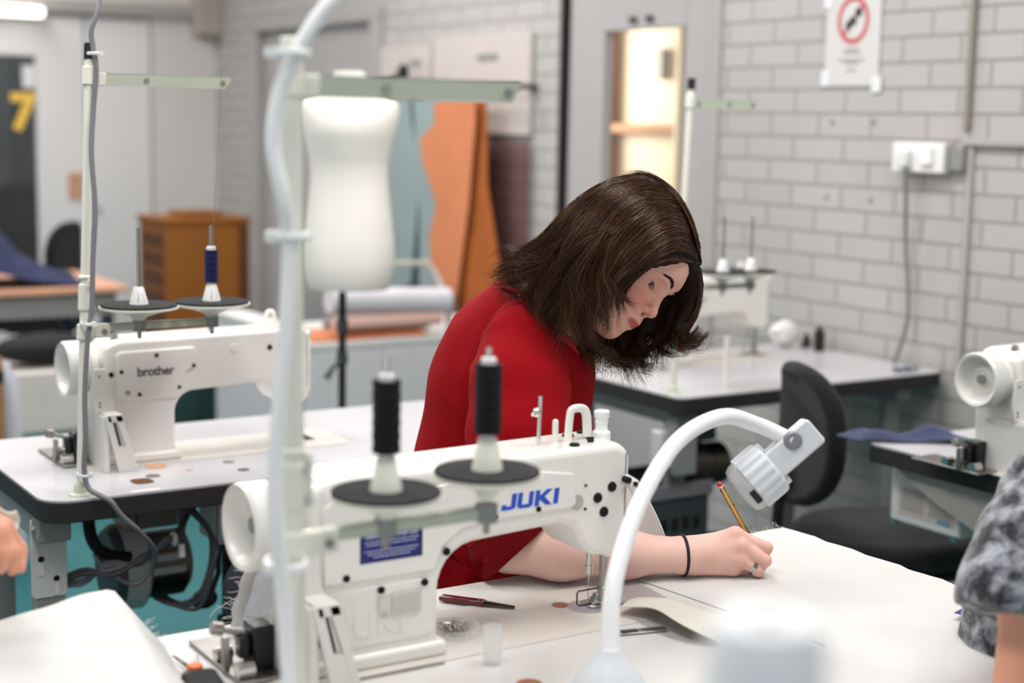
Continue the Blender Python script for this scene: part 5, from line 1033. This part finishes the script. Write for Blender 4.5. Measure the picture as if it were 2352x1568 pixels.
FRr = [[(1.5582, 1.8928, 1.2376), (1.5862, 1.9122, 1.2102), (1.5991, 1.9282, 1.1760), (1.5919, 1.9332, 1.1434), (1.5713, 1.9357, 1.1153), (1.5742, 1.9247, 1.0971), (1.5870, 1.9133, 1.1136)],
      [(1.5636, 1.9018, 1.2402), (1.5957, 1.9345, 1.2006), (1.5966, 1.9515, 1.1628), (1.5822, 1.9617, 1.1333), (1.5679, 1.9608, 1.1088), (1.5726, 1.9430, 1.0926), (1.5847, 1.9242, 1.0980)],
      [(1.5678, 1.9115, 1.2428), (1.5962, 1.9572, 1.1948), (1.5878, 1.9788, 1.1493), (1.5720, 1.9840, 1.1202), (1.5600, 1.9757, 1.0964), (1.5450, 1.9708, 1.0812), (1.5241, 1.9733, 1.0880)],
      [(1.5750, 1.9318, 1.2480), (1.5824, 1.9778, 1.1933), (1.5674, 1.9971, 1.1446), (1.5471, 1.9987, 1.1125), (1.5303, 1.9934, 1.0886), (1.5321, 1.9769, 1.0688), (1.5357, 1.9613, 1.0613)],
      [(1.5765, 1.9569, 1.2602), (1.5615, 2.0041, 1.1989), (1.5338, 2.0127, 1.1445), (1.5070, 2.0113, 1.1059), (1.4965, 2.0020, 1.0823), (1.4974, 1.9867, 1.0662), (1.4942, 1.9749, 1.0551)],
      [(1.5536, 1.9976, 1.2721), (1.5248, 2.0275, 1.1981), (1.4912, 2.0280, 1.1449), (1.4740, 2.0212, 1.1103), (1.4608, 2.0142, 1.0902), (1.4424, 2.0127, 1.0822), (1.4274, 2.0100, 1.0806)],
      [(1.5043, 2.0029, 1.2586), (1.4578, 2.0206, 1.1870), (1.4169, 2.0041, 1.1478), (1.3980, 1.9885, 1.1258), (1.4000, 1.9603, 1.1082), (1.4200, 1.9460, 1.0997), (1.4452, 1.9385, 1.0801)]]
hair_ops = []
hair_ops.append(('u', ell(H(-.010, 0, .029), (.089, .077, .077), HR), .01)); hair_ops.append(('u', ell(H(.022, 0, .042), (.058, .066, .050), HR), .02))
for fam, rr0 in ((NR, .024), (NB2, .020), (FRr, .014)):
    for g_ in fam:
        A_ = [A3(p) for p in g_]; ctr = HO
        for i in range(0, 5): 
            inn = [(q + (ctr - q) / np.linalg.norm(ctr - q) * (rr0 * .95 if i < 4 else rr0 * .6)) for q in (A_[i], A_[i + 1])]
            hair_ops.append(('u', cap(inn[0], inn[1], rr0 * (1 - .12 * i), rr0 * (1 - .12 * (i + 1))), .014))
# keep the face open
hair_ops.append(('s', ell(H(.108, -.006, -.038), (.046, .085, .094), HR), .008))
hair_ops.append(('s', ell(H(.080, -.075, -.060), (.050, .060, .070), HR), .010))
def hcut(P, d):
    q = (P - HO) @ HR.T; return d + .0008 * np.sin(q[:, 2] * 240 + q[:, 0] * 90) * np.sin(q[:, 1] * 130 + q[:, 0] * 200)
Vh, Fh = nets(hair_ops, .003, hcut)
tq = (Vh - HO) @ HR.T
hm = mesh_np('hair', Vh, Fh, 'hair_mass', wom, attrs={'tone': .14 + .14 * np.sin(tq[:, 1] * 300 + tq[:, 2] * 60 + tq[:, 0] * 210)})
def lock(fam, n_, jit, seed, k=18, tip=(.72, 1.0), wav=.0035, clump=26, lift=0):
    fam = fam * 2 if len(fam) == 1 else fam; rg = np.random.default_rng(seed); Gd = np.array([[A3(p) for p in g_] for g_ in fam]); vv = Gd[:, 0] - HO; v2 = vv + FWn * .034; Gd[:, 0] = HO + v2 * (np.linalg.norm(vv, axis=1) / np.linalg.norm(v2, axis=1) * 1.03)[:, None]; out = []; tones = []
    C = rg.random(clump) * (len(fam) - 1); CT = rg.normal(0, 1, (clump, 3)); CW = rg.random(clump) * 6; CB = rg.uniform(.15, .60, clump); CA = rg.uniform(.2, 1.6, clump)
    for _ in range(n_):
        ci = rg.integers(clump); t = np.clip(C[ci] + rg.normal(0, .22), 0, len(fam) - 1.0001); i = int(t); f = t - i; g_ = Gd[i] * (1 - f) + Gd[i + 1] * f
        v2 = g_[0] - HO; rl_ = np.linalg.norm(v2); v2 = v2 + FWn * rg.uniform(-.022, .020); g_ = g_.copy(); g_[0] = HO + v2 * rl_ / np.linalg.norm(v2)
        e = rg.uniform(*tip); m_ = len(g_); u = np.linspace(0, e, k) * (m_ - 1); S = []
        dj = rg.normal(0, 1, 3) * jit; dc = CT[ci] * jit * 2.4; ph = CW[ci] + rg.normal(0, .3)
        for w_, x in enumerate(u):
            a = min(int(x), m_ - 2); q = x - a; P0, P1, P2, P3 = g_[max(a - 1, 0)], g_[a], g_[a + 1], g_[min(a + 2, m_ - 1)]
            p = .5 * (2 * P1 + (-P0 + P2) * q + (2 * P0 - 5 * P1 + 4 * P2 - P3) * q * q + (-P0 + 3 * P1 - 3 * P2 + P3) * q ** 3)
            v_ = x / (m_ - 1); out_ = (p - HO); out_ /= np.linalg.norm(out_)
            S.append(p + dj * (.25 + v_) * .62 + dc * v_ * v_ * 1.6 + out_ * (lift + .0016 * rg.random()) * (1 - .3 * v_) + (UPn * math.sin(v_ * 9 + ph) + FWn * math.cos(v_ * 7 + ph)) * wav * v_ * CA[ci] + (RTn * math.sin(v_ * 15 + 2 * ph) + UPn * math.cos(v_ * 13 + ph)) * wav * .9 * v_ ** 3 * CA[ci])
        out.append(S); tones.append(CB[ci] + rg.normal(0, .13) + (.25 if rg.random() < .05 else 0))
    return out, np.clip(tones, 0, 1)
for fam, n_, jit, seed, tip, wav, lift, cl in ((NR, 4600, .0042, 3, (.76, 1), .0135, .002, 70), (NB2, 1500, .0040, 4, (.78, 1), .0105, .002, 40), (TD[:2], 260, .0024, 5, (.75, 1), .003, .001, 6), (TD[1:], 60, .0030, 6, (.8, 1), .003, .001, 4), (NR[:2], 500, .0035, 16, (.5, .9), .002, .001, 30),
        (FRr, 1900, .0040, 7, (.7, 1), .006, 0, 40), (FRr[:1], 240, .0030, 8, (.93, 1), .002, 0, 4), (FRr[:3], 200, .0060, 18, (.8, 1), .004, 0, 6), (FRr[3:], 900, .0050, 10, (.85, 1), .008, 0, 26), (TOPF, 700, .0016, 21, (.5, 1), .001, .0022, 60), (NR[3:], 400, .0055, 11, (.88, 1), .008, .003, 24), (NB2[:3], 200, .006, 12, (.9, 1), .007, .003, 16)):
    st, tn = lock(fam, n_, jit, seed, tip=tip, wav=wav, lift=lift, clump=cl); hairs('hair_lock', 'brown_hair', st, .00048, hm, tones=tn)
LK = [[(1.5046, 1.8708, 1.3299), (1.4272, 1.8584, 1.3182), (1.3721, 1.8597, 1.2729), (1.3578, 1.8623, 1.2203), (1.3691, 1.8603, 1.1801), (1.3663, 1.8795, 1.1411)],
      [(1.4718, 1.8963, 1.3561), (1.3892, 1.8743, 1.3245), (1.3481, 1.8715, 1.2727), (1.3233, 1.8820, 1.2197), (1.3363, 1.8777, 1.1731), (1.3332, 1.8994, 1.1337)],
      [(1.4489, 1.9109, 1.3556), (1.3710, 1.9060, 1.3297), (1.3233, 1.9050, 1.2708), (1.3145, 1.8994, 1.2184), (1.3043, 1.9169, 1.1770), (1.3282, 1.9161, 1.1421)],
      [(1.4073, 1.9221, 1.3351), (1.3420, 1.9213, 1.2959), (1.3211, 1.9244, 1.2493), (1.2983, 1.9618, 1.2280), (1.2862, 1.9927, 1.2229), (1.2819, 2.0288, 1.2074)],
      [(1.3888, 1.9186, 1.3153), (1.3241, 1.9176, 1.2632), (1.3056, 1.9363, 1.2253), (1.2989, 1.9676, 1.1935), (1.2895, 1.9967, 1.1882), (1.2872, 2.0240, 1.1993)],
      [(1.4801, 1.8615, 1.3240), (1.4044, 1.8602, 1.2986), (1.3489, 1.8732, 1.2857), (1.3133, 1.9011, 1.2449), (1.2980, 1.9218, 1.2035), (1.3173, 1.9214, 1.1678)],
      [(1.5737, 1.9043, 1.2220), (1.5933, 1.9201, 1.1771), (1.5884, 1.9287, 1.1390), (1.5687, 1.9367, 1.1118), (1.5704, 1.9266, 1.0935), (1.5835, 1.9141, 1.1051), (1.5897, 1.9125, 1.1193)],
      [(1.5804, 1.9094, 1.2072), (1.5882, 1.9209, 1.1629), (1.5756, 1.9349, 1.1274), (1.5600, 1.9417, 1.1080), (1.5583, 1.9341, 1.0925), (1.5718, 1.9192, 1.0908)],
      [(1.5893, 1.9673, 1.1578), (1.5684, 1.9734, 1.1144), (1.5532, 1.9665, 1.0871), (1.5596, 1.9485, 1.0760), (1.5770, 1.9389, 1.0856)],
      [(1.5388, 1.9946, 1.1281), (1.5154, 1.9918, 1.0934), (1.5178, 1.9734, 1.0652), (1.5332, 1.9512, 1.0630)],
      [(1.4836, 1.9922, 1.1170), (1.4651, 1.9874, 1.0899), (1.4696, 1.9683, 1.0649), (1.4931, 1.9524, 1.0599)],
      [(1.4020, 1.9525, 1.1405), (1.3915, 1.9545, 1.1130), (1.4169, 1.9476, 1.0969), (1.4479, 1.9376, 1.0850)]]
for i, L_ in enumerate(LK):
    if i < 6: L_ = [tuple(A3(p) + (HO - A3(p)) * (.16, .055, .012, 0, 0, 0)[j]) for j, p in enumerate(L_)]
    st, tn = lock([L_], 190 if i < 6 else 80, .0062 if i < 6 else .0026, 60 + i, tip=(.7, 1), wav=.005, lift=.0008, clump=14 if i < 6 else 5); hairs('hair_lock', 'brown_hair', st, .00046, hm, tones=tn + .04)
st, tn = lock(NR, 160, .006, 33, tip=(.6, 1), wav=.010, lift=.004, clump=150); hairs('flyaway_hairs', 'brown_hair', st, .00016, hm, tones=tn + .3)
st, tn = lock(NB2, 50, .007, 34, tip=(.8, 1), wav=.010, lift=.004, clump=60); hairs('flyaway_hairs', 'brown_hair', st, .00016, hm, tones=tn + .3)
# ---- red sweater
sw_t = []
chain([(1.3674, 2.0730, 1.1193), (1.3695, 2.1064, 1.0763), (1.3615, 2.1292, 1.0034), (1.3488, 2.1557, 0.8644), (1.3363, 2.1578, 0.7586), (1.3239, 2.1584, 0.6445)], [.082, .112, .127, .127, .128, .132], .05, sw_t)
chain([(1.3596, 2.0615, 1.1284), (1.2964, 1.9922, 1.1173)], [.055, .056], .03, sw_t); chain([(1.3759, 2.0861, 1.1223), (1.4648, 2.1877, 1.0668)], [.060, .056], .03, sw_t)
chain([(1.4645, 2.1872, 1.0631), (1.4729, 2.1467, 0.9264), (1.4755, 2.1536, 0.8355), (1.4816, 2.2046, 0.6639)], [.058, .056, .050, .044], .03, sw_t)
chain([(1.2921, 1.9879, 1.1112), (1.2692, 1.9566, 1.0518), (1.2519, 1.9307, 0.9756), (1.2361, 1.9157, 0.8983), (1.2218, 1.9085, 0.8367), (1.2199, 1.9044, 0.8057), (1.2543, 1.8783, 0.7814)], [.060, .072, .0765, .071, .060, .052, .055], .022, sw_t)
for P_, r_ in (([(1.2761, 2.0704, 1.1120), (1.2531, 2.0779, 1.0486), (1.2503, 2.0878, 0.9757), (1.2454, 2.0882, 0.8893)], .010), ([(1.2500, 2.0213, 1.1129), (1.2255, 2.0113, 1.0675), (1.2148, 1.9973, 1.0153)], .007), ([(1.2642, 2.1248, 1.0698), (1.2523, 2.1379, 0.9960), (1.2436, 2.1501, 0.9287)], .008), ([(1.3289, 1.9289, 1.0790), (1.3271, 1.9174, 1.0398), (1.3144, 1.9128, 1.0004)], .006), ([(1.1976, 1.9582, 1.0029), (1.1926, 1.9408, 0.9523), (1.1921, 1.9207, 0.9022)], .006), ([(1.2400, 2.1234, 0.9704), (1.2350, 2.1239, 0.8832)], .008)):
    for i in range(len(P_) - 1): sw_t.append(('u', cap(P_[i], P_[i + 1], r_, r_ * .8), .016))
CP = A3((1.2341, 1.8959, 0.8093)); CN = RTn * .684 - UPn * .730
ARM = (A3((1.2519, 1.9307, 0.9756)), CP)
NB = [A3(p) for p in ((1.3239, 2.1054, 1.1812), (1.3094, 2.0561, 1.1896), (1.3116, 2.0116, 1.1829), (1.3250, 1.9812, 1.1606), (1.3461, 1.9620, 1.1272), (1.3961, 1.9844, 1.0947), (1.4446, 2.0468, 1.0796), (1.4615, 2.1237, 1.1018), (1.4266, 2.1534, 1.1451), (1.3723, 2.1452, 1.1744))]
NC = np.mean(NB, 0)
def swcut(P, d):
    # cuff opening: only the part of space near the forearm
    near = np.linalg.norm(P - CP, axis=1) < .13
    dcut = (P - CP) @ CN; d = np.where(near, np.maximum(d, dcut), d)
    ba = A3((1.3706, 1.8130, 0.8010)) - A3((1.2211, 1.9039, 0.8070)); pa = P - A3((1.2211, 1.9039, 0.8070)); hh = np.clip(pa @ ba / (ba @ ba), -.3, 1); q = pa - hh[:, None] * ba; hole = np.linalg.norm(q, axis=1) - .0425
    d = np.where(near & (dcut > -.03), np.maximum(d, -hole), d)
    # hem
    d = np.maximum(d, .685 - P[:, 2])
    # soft wrinkles
    return d + .0005 * np.sin(P[:, 0] * 60 + P[:, 2] * 22) * np.sin(P[:, 1] * 50 + P[:, 2] * 35)
Vs, Fs = nets(sw_t, .0032, swcut)
dc = (CP - Vs) @ CN; nearc = (np.linalg.norm(Vs - CP, axis=1) < .13) & (dc < .052)
hem = np.clip((np.clip(.758 - 1.07 * (Vs[:, 0] - 1.217), .705, .768) - Vs[:, 2]) / .004, 0, 1)
ang = np.arctan2(Vs[:, 1] - 2.30, Vs[:, 0] - 1.12)
axn = np.cross(CN, FWn); ru = np.where(nearc, (Vs - CP) @ axn / np.linalg.norm(axn) * 2 * PI / .0042, ang * 100); rm = np.where(nearc, .75, hem)
swo = fill(mesh_np('sweater', Vs, Fs, 'red_knit', wom, attrs={'rib_u': ru, 'rib_m': rm}))
D('red_seam', '#9c0618', .9, bump=.4, bs=300)
for sp in ([(1.1857, 1.8396, 1.2139), (1.1889, 1.8361, 1.2053), (1.1925, 1.8321, 1.1954)], [(1.1925, 1.8321, 1.1954), (1.1725, 1.8438, 1.1888), (1.1529, 1.8533, 1.1710), (1.1370, 1.8590, 1.1439), (1.1248, 1.8609, 1.1095)], [(1.1925, 1.8321, 1.1954), (1.2111, 1.8190, 1.1884), (1.2258, 1.8062, 1.1688), (1.2346, 1.7957, 1.1398)]):
    pp = [];
    for q in spline(sp, 8):
        d_ = A3(q) - A3(CAM); h_ = march(sw_t, q, d_ / np.linalg.norm(d_), swcut, 500)
        if h_ is not None: pp.append(tuple(h_ - FWn * .0002))
    if len(pp) > 2: G().tube(pp, .0013, 6).build('seam', 'red_seam', swo)
nbp = spline([tuple(p) for p in NB + [NB[0]]], 8)
G().tube([Vector(p) for p in nbp], .0085, 10, flat=.45).build('neckband', 'red_seam', swo)
# ring and wrist band
rg_ = FG[2]; d_ = (rg_[1] - rg_[0]); L0 = rg_[0] + d_ * .70; dn_ = d_ / np.linalg.norm(d_)
rgm = G().tube([Vector(L0 - dn_ * .0040), Vector(L0 - dn_ * .0036), Vector(L0 + dn_ * .0036), Vector(L0 + dn_ * .0040)], [.0100, .0108, .0106, .0098], 36).build('ring', D('silver', '#d6d3cf', .25, metal=1), wom)
g = G(); qa = Vector(dn_).orthogonal().normalized(); qb = Vector(dn_).cross(qa)
for k in range(26):
    a = 2 * PI * k / 26; c = Vector(L0) + (qa * math.cos(a) + qb * math.sin(a)) * .01075; g.tube([c - Vector(dn_) * .0022, c + Vector(dn_) * .0022], .00042, 4)
g.build('engraving', 'black', rgm)
wbc = HD(-.002, .000, 0); wd = WR - A3((1.3706, 1.8130, 0.8010)); wd /= np.linalg.norm(wd); qa = Vector(wd).cross(Vector(UPn)).normalized(); qb = Vector(wd).cross(qa).normalized()
G().tube([Vector(wbc) + (qa * math.cos(a) + qb * math.sin(a)) * .0308 + Vector(wd) * .002 * math.sin(a) for a in [2 * PI * k / 40 for k in range(41)]], .0024, 10).build('wrist_band', 'black', wom)
# pencil
pe, pt = A3((1.5258, 1.7751, 0.9021)), A3((1.6180, 1.7638, 0.7589)); pd_ = (pt - pe) / np.linalg.norm(pt - pe); Lp = np.linalg.norm(pt - pe)
pn = thing('pencil', 'yellow and black striped pencil with red end held by the writing hand', 'pencil', (0, 0, 0))
a = Vector(pd_).cross(Vector(FWn)).normalized(); b = Vector(pd_).cross(a)
def hexbar(g, s0, s1, r0, r1, sl=None, off=0):
    vs = [Vector(pe + pd_ * s) + (a * math.cos(PI / 3 * j + off) + b * math.sin(PI / 3 * j + off)) * r for s, r in ((s0, r0), (s1, r1)) for j in range(6)]
    fs = [(j, (j + 1) % 6, 6 + (j + 1) % 6, 6 + j) for j in range(6)] + [tuple(range(6))[::-1], tuple(range(6, 12))]
    return g.add(vs, fs)
D('pencil_yellow', '#e9b24a', .35, coat=.4); D('pencil_wood', '#d8ab7c', .7); D('pencil_red', '#c41f28', .3, coat=.4); D('gold', '#c98f3c', .4)
hexbar(G(), .004, Lp - .022, .0039, .0039).build('shaft', 'pencil_yellow', pn, smooth=False)
g = G()
for j in range(0, 6, 2):
    p0, p1 = [(a * math.cos(PI / 3 * q) + b * math.sin(PI / 3 * q)) * .00405 for q in (j, j + 1)]
    g.add([Vector(pe + pd_ * .008) + p0, Vector(pe + pd_ * .008) + p1, Vector(pe + pd_ * (Lp - .024)) + p1, Vector(pe + pd_ * (Lp - .024)) + p0], [(0, 1, 2, 3)])
g.build('black_stripe', 'black_gloss', pn, smooth=False)
g = G()
for j in range(0, 6, 2):
    mid = (a * math.cos(PI / 3 * (j + .5)) + b * math.sin(PI / 3 * (j + .5))); tg_ = mid.cross(Vector(pd_)); s = .016; rn = random.Random(3)
    while s < .085:
        ln_ = rn.uniform(.001, .0022)
        if .040 < s < .046: s += .006; continue
        c0 = Vector(pe + pd_ * s) + mid * .0036; c1 = Vector(pe + pd_ * (s + ln_)) + mid * .0036; g.add([c0 - tg_ * .0010, c0 + tg_ * .0010, c1 + tg_ * .0010, c1 - tg_ * .0010], [(0, 1, 2, 3)]); s += ln_ + .0008
g.build('gold_lettering', 'gold', pn, smooth=False)
G().tube([Vector(pe + pd_ * .0042), Vector(pe + pd_ * .0005), Vector(pe - pd_ * .0012), Vector(pe - pd_ * .002)], [.0041, .0040, .0030, .001], 16).build('red_end', 'pencil_red', pn); G().cyl(Vector(pe + pd_ * .004), Vector(pe + pd_ * .0062), .0041, n=16).build('white_band', 'paper', pn)
G().cyl(Vector(pe + pd_ * (Lp - .022)), Vector(pe + pd_ * (Lp - .004)), .0038, .0011, 12).build('sharpened_wood', 'pencil_wood', pn); G().cyl(Vector(pe + pd_ * (Lp - .004)), Vector(pt), .0011, .0002, 8).build('lead', 'black', pn)
# ================================================================== the two people at the edges
def simple_person(name, label, ops, clothes, cm, h=.005, cut=None):
    p = thing(name, label, 'person', (0, 0, 0)); Vb, Fb = nets(ops, h); c = np.tile(A3(rgb('#d99a80')[:3]), (len(Vb), 1)); fill(mesh_np('body', Vb, Fb, 'skin', p, cols=c))
    Vc, Fc = nets(clothes, h, cut); fill(mesh_np('top', Vc, Fc, cm, p)); return p
m = mat('fur_print', '#5a5c62', .95, sheen=.3, bump=.9, bs=180, stretch=(1, 1, .5)); nt = m.node_tree; b = nt.nodes['Principled BSDF']
n1 = nt.nodes.new('ShaderNodeTexNoise'); n1.inputs['Scale'].default_value = 34; n1.inputs['Detail'].default_value = 7; n1.inputs['Roughness'].default_value = .6; n1.inputs['Distortion'].default_value = .2; tc = nt.nodes.new('ShaderNodeTexCoord'); nt.links.new(tc.outputs['Object'], n1.inputs['Vector'])
r = nt.nodes.new('ShaderNodeValToRGB'); r.color_ramp.elements[0].position = .42; r.color_ramp.elements[0].color = rgb('#222328'); r.color_ramp.elements[1].position = .62; r.color_ramp.elements[1].color = rgb('#9ea0a8'); nt.links.new(n1.outputs['Fac'], r.inputs[0]); nt.links.new(r.outputs[0], b.inputs['Base Color']); MT['fur_print'] = m
ops = []; cl = []
SH = (1.6035, 1.2002, 1.0038); EL = (1.4893, 1.1563, 0.7379)
chain([SH, (1.5325, 1.1766, 0.8795), EL], [.050, .044, .038], .02, ops); chain([EL, (1.4595, 1.0919, 0.6698), (1.4568, 1.0610, 0.6184)], [.036, .030, .024], .02, ops)
chain([(1.4568, 1.0610, 0.6184), (1.4650, 1.0489, 0.5784)], [.026, .022], .01, ops)
for k in range(4): chain([(1.4650, 1.0489, 0.5784), A3((1.4672, 1.0415, 0.5432)) + FWn * (.019 * k - .02), A3((1.4673, 1.0359, 0.5106)) + FWn * (.019 * k - .02)], [.011, .009, .007], .006, ops)
chain([(1.4519, 1.0503, 0.6082), (1.4229, 1.0407, 0.5828), (1.4111, 1.0328, 0.5631)], [.013, .011, .008], .006, ops)
chain([(1.7890, 1.2257, 1.0066), (1.7982, 1.2316, 1.0759)], [.055, .050], .02, ops); body2 = [(1.8028, 1.2414, 1.1509)]
ops.append(('u', ell(body2[0], (.085, .095, .115)), .02)); ops.append(('u', ell(A3(body2[0]) - RTn * .085 - UPn * .02, (.018, .016, .02)), .01)); ops.append(('u', ell(A3(body2[0]) - RTn * .045 - UPn * .085, (.04, .035, .035)), .02))
chain([(1.7816, 1.2382, 0.9809), (1.7826, 1.2444, 0.8090), (1.7668, 1.2422, 0.5945)], [.10, .11, .12], .04, ops)
chain([(1.6066, 1.2080, 0.9904), (1.5572, 1.1943, 0.9353), (1.5193, 1.1860, 0.8845)], [.075, .078, .084], .02, cl)
chain([(1.7782, 1.2297, 0.9890), (1.7459, 1.2596, 0.9020), (1.7213, 1.2804, 0.7900), (1.7117, 1.2736, 0.7134), (1.7030, 1.2552, 0.5723)], [.105, .120, .125, .127, .135], .03, cl); chain([(1.6066, 1.2080, 0.9904), (1.8616, 1.3145, 0.9554)], [.078, .075], .03, cl)
SC_ = A3((1.5063, 1.1897, 0.8577)); SN_ = A3(EL) - A3(SH); SN_ /= np.linalg.norm(SN_)
def cutf(P, d):
    near = (np.linalg.norm(P - SC_, axis=1) < .135) & ((P - A3(CAM)) @ FWn < 1.955); e = (P - SC_) @ SN_
    d = np.where(near, np.maximum(d, e), d); return d + .002 * np.sin(P[:, 0] * 90) * np.sin(P[:, 1] * 80 + P[:, 2] * 60)
pr = simple_person('person', 'person at the right edge in black and grey furry top, arm bare', ops, cl, 'fur_print', .005, cutf)
Vq, Fq = nets([('u', ell(A3(body2[0]) + RTn * .03 + UPn * .03, (.10, .105, .105)), .01), ('u', cap(A3(body2[0]) + RTn * .05, A3(body2[0]) + RTn * .06 - UPn * .12, .07, .05), .03)], .006); mesh_np('hair', Vq, Fq, 'hair_mass', pr)
D('dark_trousers', '#2b2c33', .9, bump=.4, bs=200)
Vq, Fq = nets([('u', cap((1.7723, 1.2581, 0.5681), (2.10, 1.62, .55), .13, .09), .01), ('u', cap((2.10, 1.62, .55), (2.12, 1.60, .09), .07, .05), .03), ('u', cap((2.12, 1.60, .08), (2.02, 1.72, .05), .045, .04), .03)], .009); mesh_np('trousers', Vq, Fq, 'dark_trousers', pr)
# left person: hand reaching in, sleeve, body outside the frame
ops = []; cl = []
W0 = (0.4119, 1.8870, 0.9743)
chain([(0.2480, 1.8573, 0.9574), W0], [.036, .026], .02, ops)
KN = [(0.4566, 1.8544, 0.9506), (0.4453, 1.8261, 0.9534), (0.4342, 1.8097, 0.9566), (0.4226, 1.7941, 0.9619)]
for k, p in enumerate(KN): ops.append(('u', cap(W0, p, .019, .0125), .014))
TP = [((0.4736, 1.8506, 0.9218), (0.4706, 1.8372, 0.9026)), ((0.4579, 1.8138, 0.9289), (0.4550, 1.8124, 0.9091)), ((0.4415, 1.8011, 0.9333), (0.4387, 1.7999, 0.9158)), ((0.4265, 1.7882, 0.9418), (0.4238, 1.7873, 0.9266))]
for p, (a_, b_) in zip(KN, TP): ops.append(('u', cap(p, a_, .0115, .0100), .006)); ops.append(('u', cap(a_, b_, .0100, .0078), .004))
ops.append(('u', cap(A3(W0), (0.4472, 1.8789, 0.9184), .016, .012), .012)); ops.append(('u', cap((0.4472, 1.8789, 0.9184), (0.4651, 1.8645, 0.9007), .0115, .009), .004))
chain([(0.2154, 2.0366, 1.1842), (0.1721, 2.0429, 1.0578), (0.2480, 1.8573, 0.9574)], [.055, .048, .038], .03, ops); chain([(0.1915, 2.1749, 1.2021), (0.1925, 2.1992, 1.2783)], [.052, .048], .03, ops)
ops.append(('u', ell((0.2064, 2.2026, 1.3506), (.085, .085, .115)), .02)); ops.append(('u', ell(A3((0.2064, 2.2026, 1.3506)) + RTn * .088 - UPn * .02, (.018, .014, .02)), .01)); chain([(0.1815, 2.2072, 1.1421), (0.1575, 2.1561, 0.7501)], [.11, .12], .05, ops)
chain([(0.2118, 2.0497, 1.1774), (0.1721, 2.0429, 1.0578), (0.2480, 1.8573, 0.9574), (0.3579, 1.8837, 0.9628)], [.075, .066, .052, .042], .02, cl); chain([(0.1828, 2.2101, 1.1645), (0.1664, 2.1883, 0.9740), (0.1541, 2.1488, 0.6941)], [.12, .13, .14], .05, cl)
D('cream_knit', '#ddd4c4', .9, bump=.4, bs=200)
pl = simple_person('person', 'person at the left edge, only a blurred reaching hand in view', ops, cl, 'cream_knit', .005)
Vq, Fq = nets([('u', ell(A3((0.2064, 2.2026, 1.3506)) - RTn * .02 + UPn * .03, (.10, .10, .10)), .01)], .008); mesh_np('hair', Vq, Fq, 'hair_mass', pl)
Vq, Fq = nets([('u', cap((0.1534, 2.1473, 0.6829), (0.1267, 2.0904, 0.2462), .15, .10), .01), ('u', cap((0.1267, 2.0904, 0.2462), (0.1208, 2.0515, -0.0056), .10, .07), .01)], .01); mesh_np('trousers', Vq, Fq, 'dark_trousers', pl)
o = thing('held_fabric', 'cream fabric strip held above the hand at the left edge', 'fabric', (0, 0, 0))
P0, P1 = A3((0.4327, 1.8983, 0.9775)), A3((0.4815, 1.8885, 0.9627)); sheet(lambda u, v: tuple(P0 + (P1 - P0) * u - UPn * (.030 * v - .006 * math.sin(u * 6)) + FWn * .012 * math.sin(v * 4)), 16, 12, .003).build('cloth', 'cotton_cream', o)
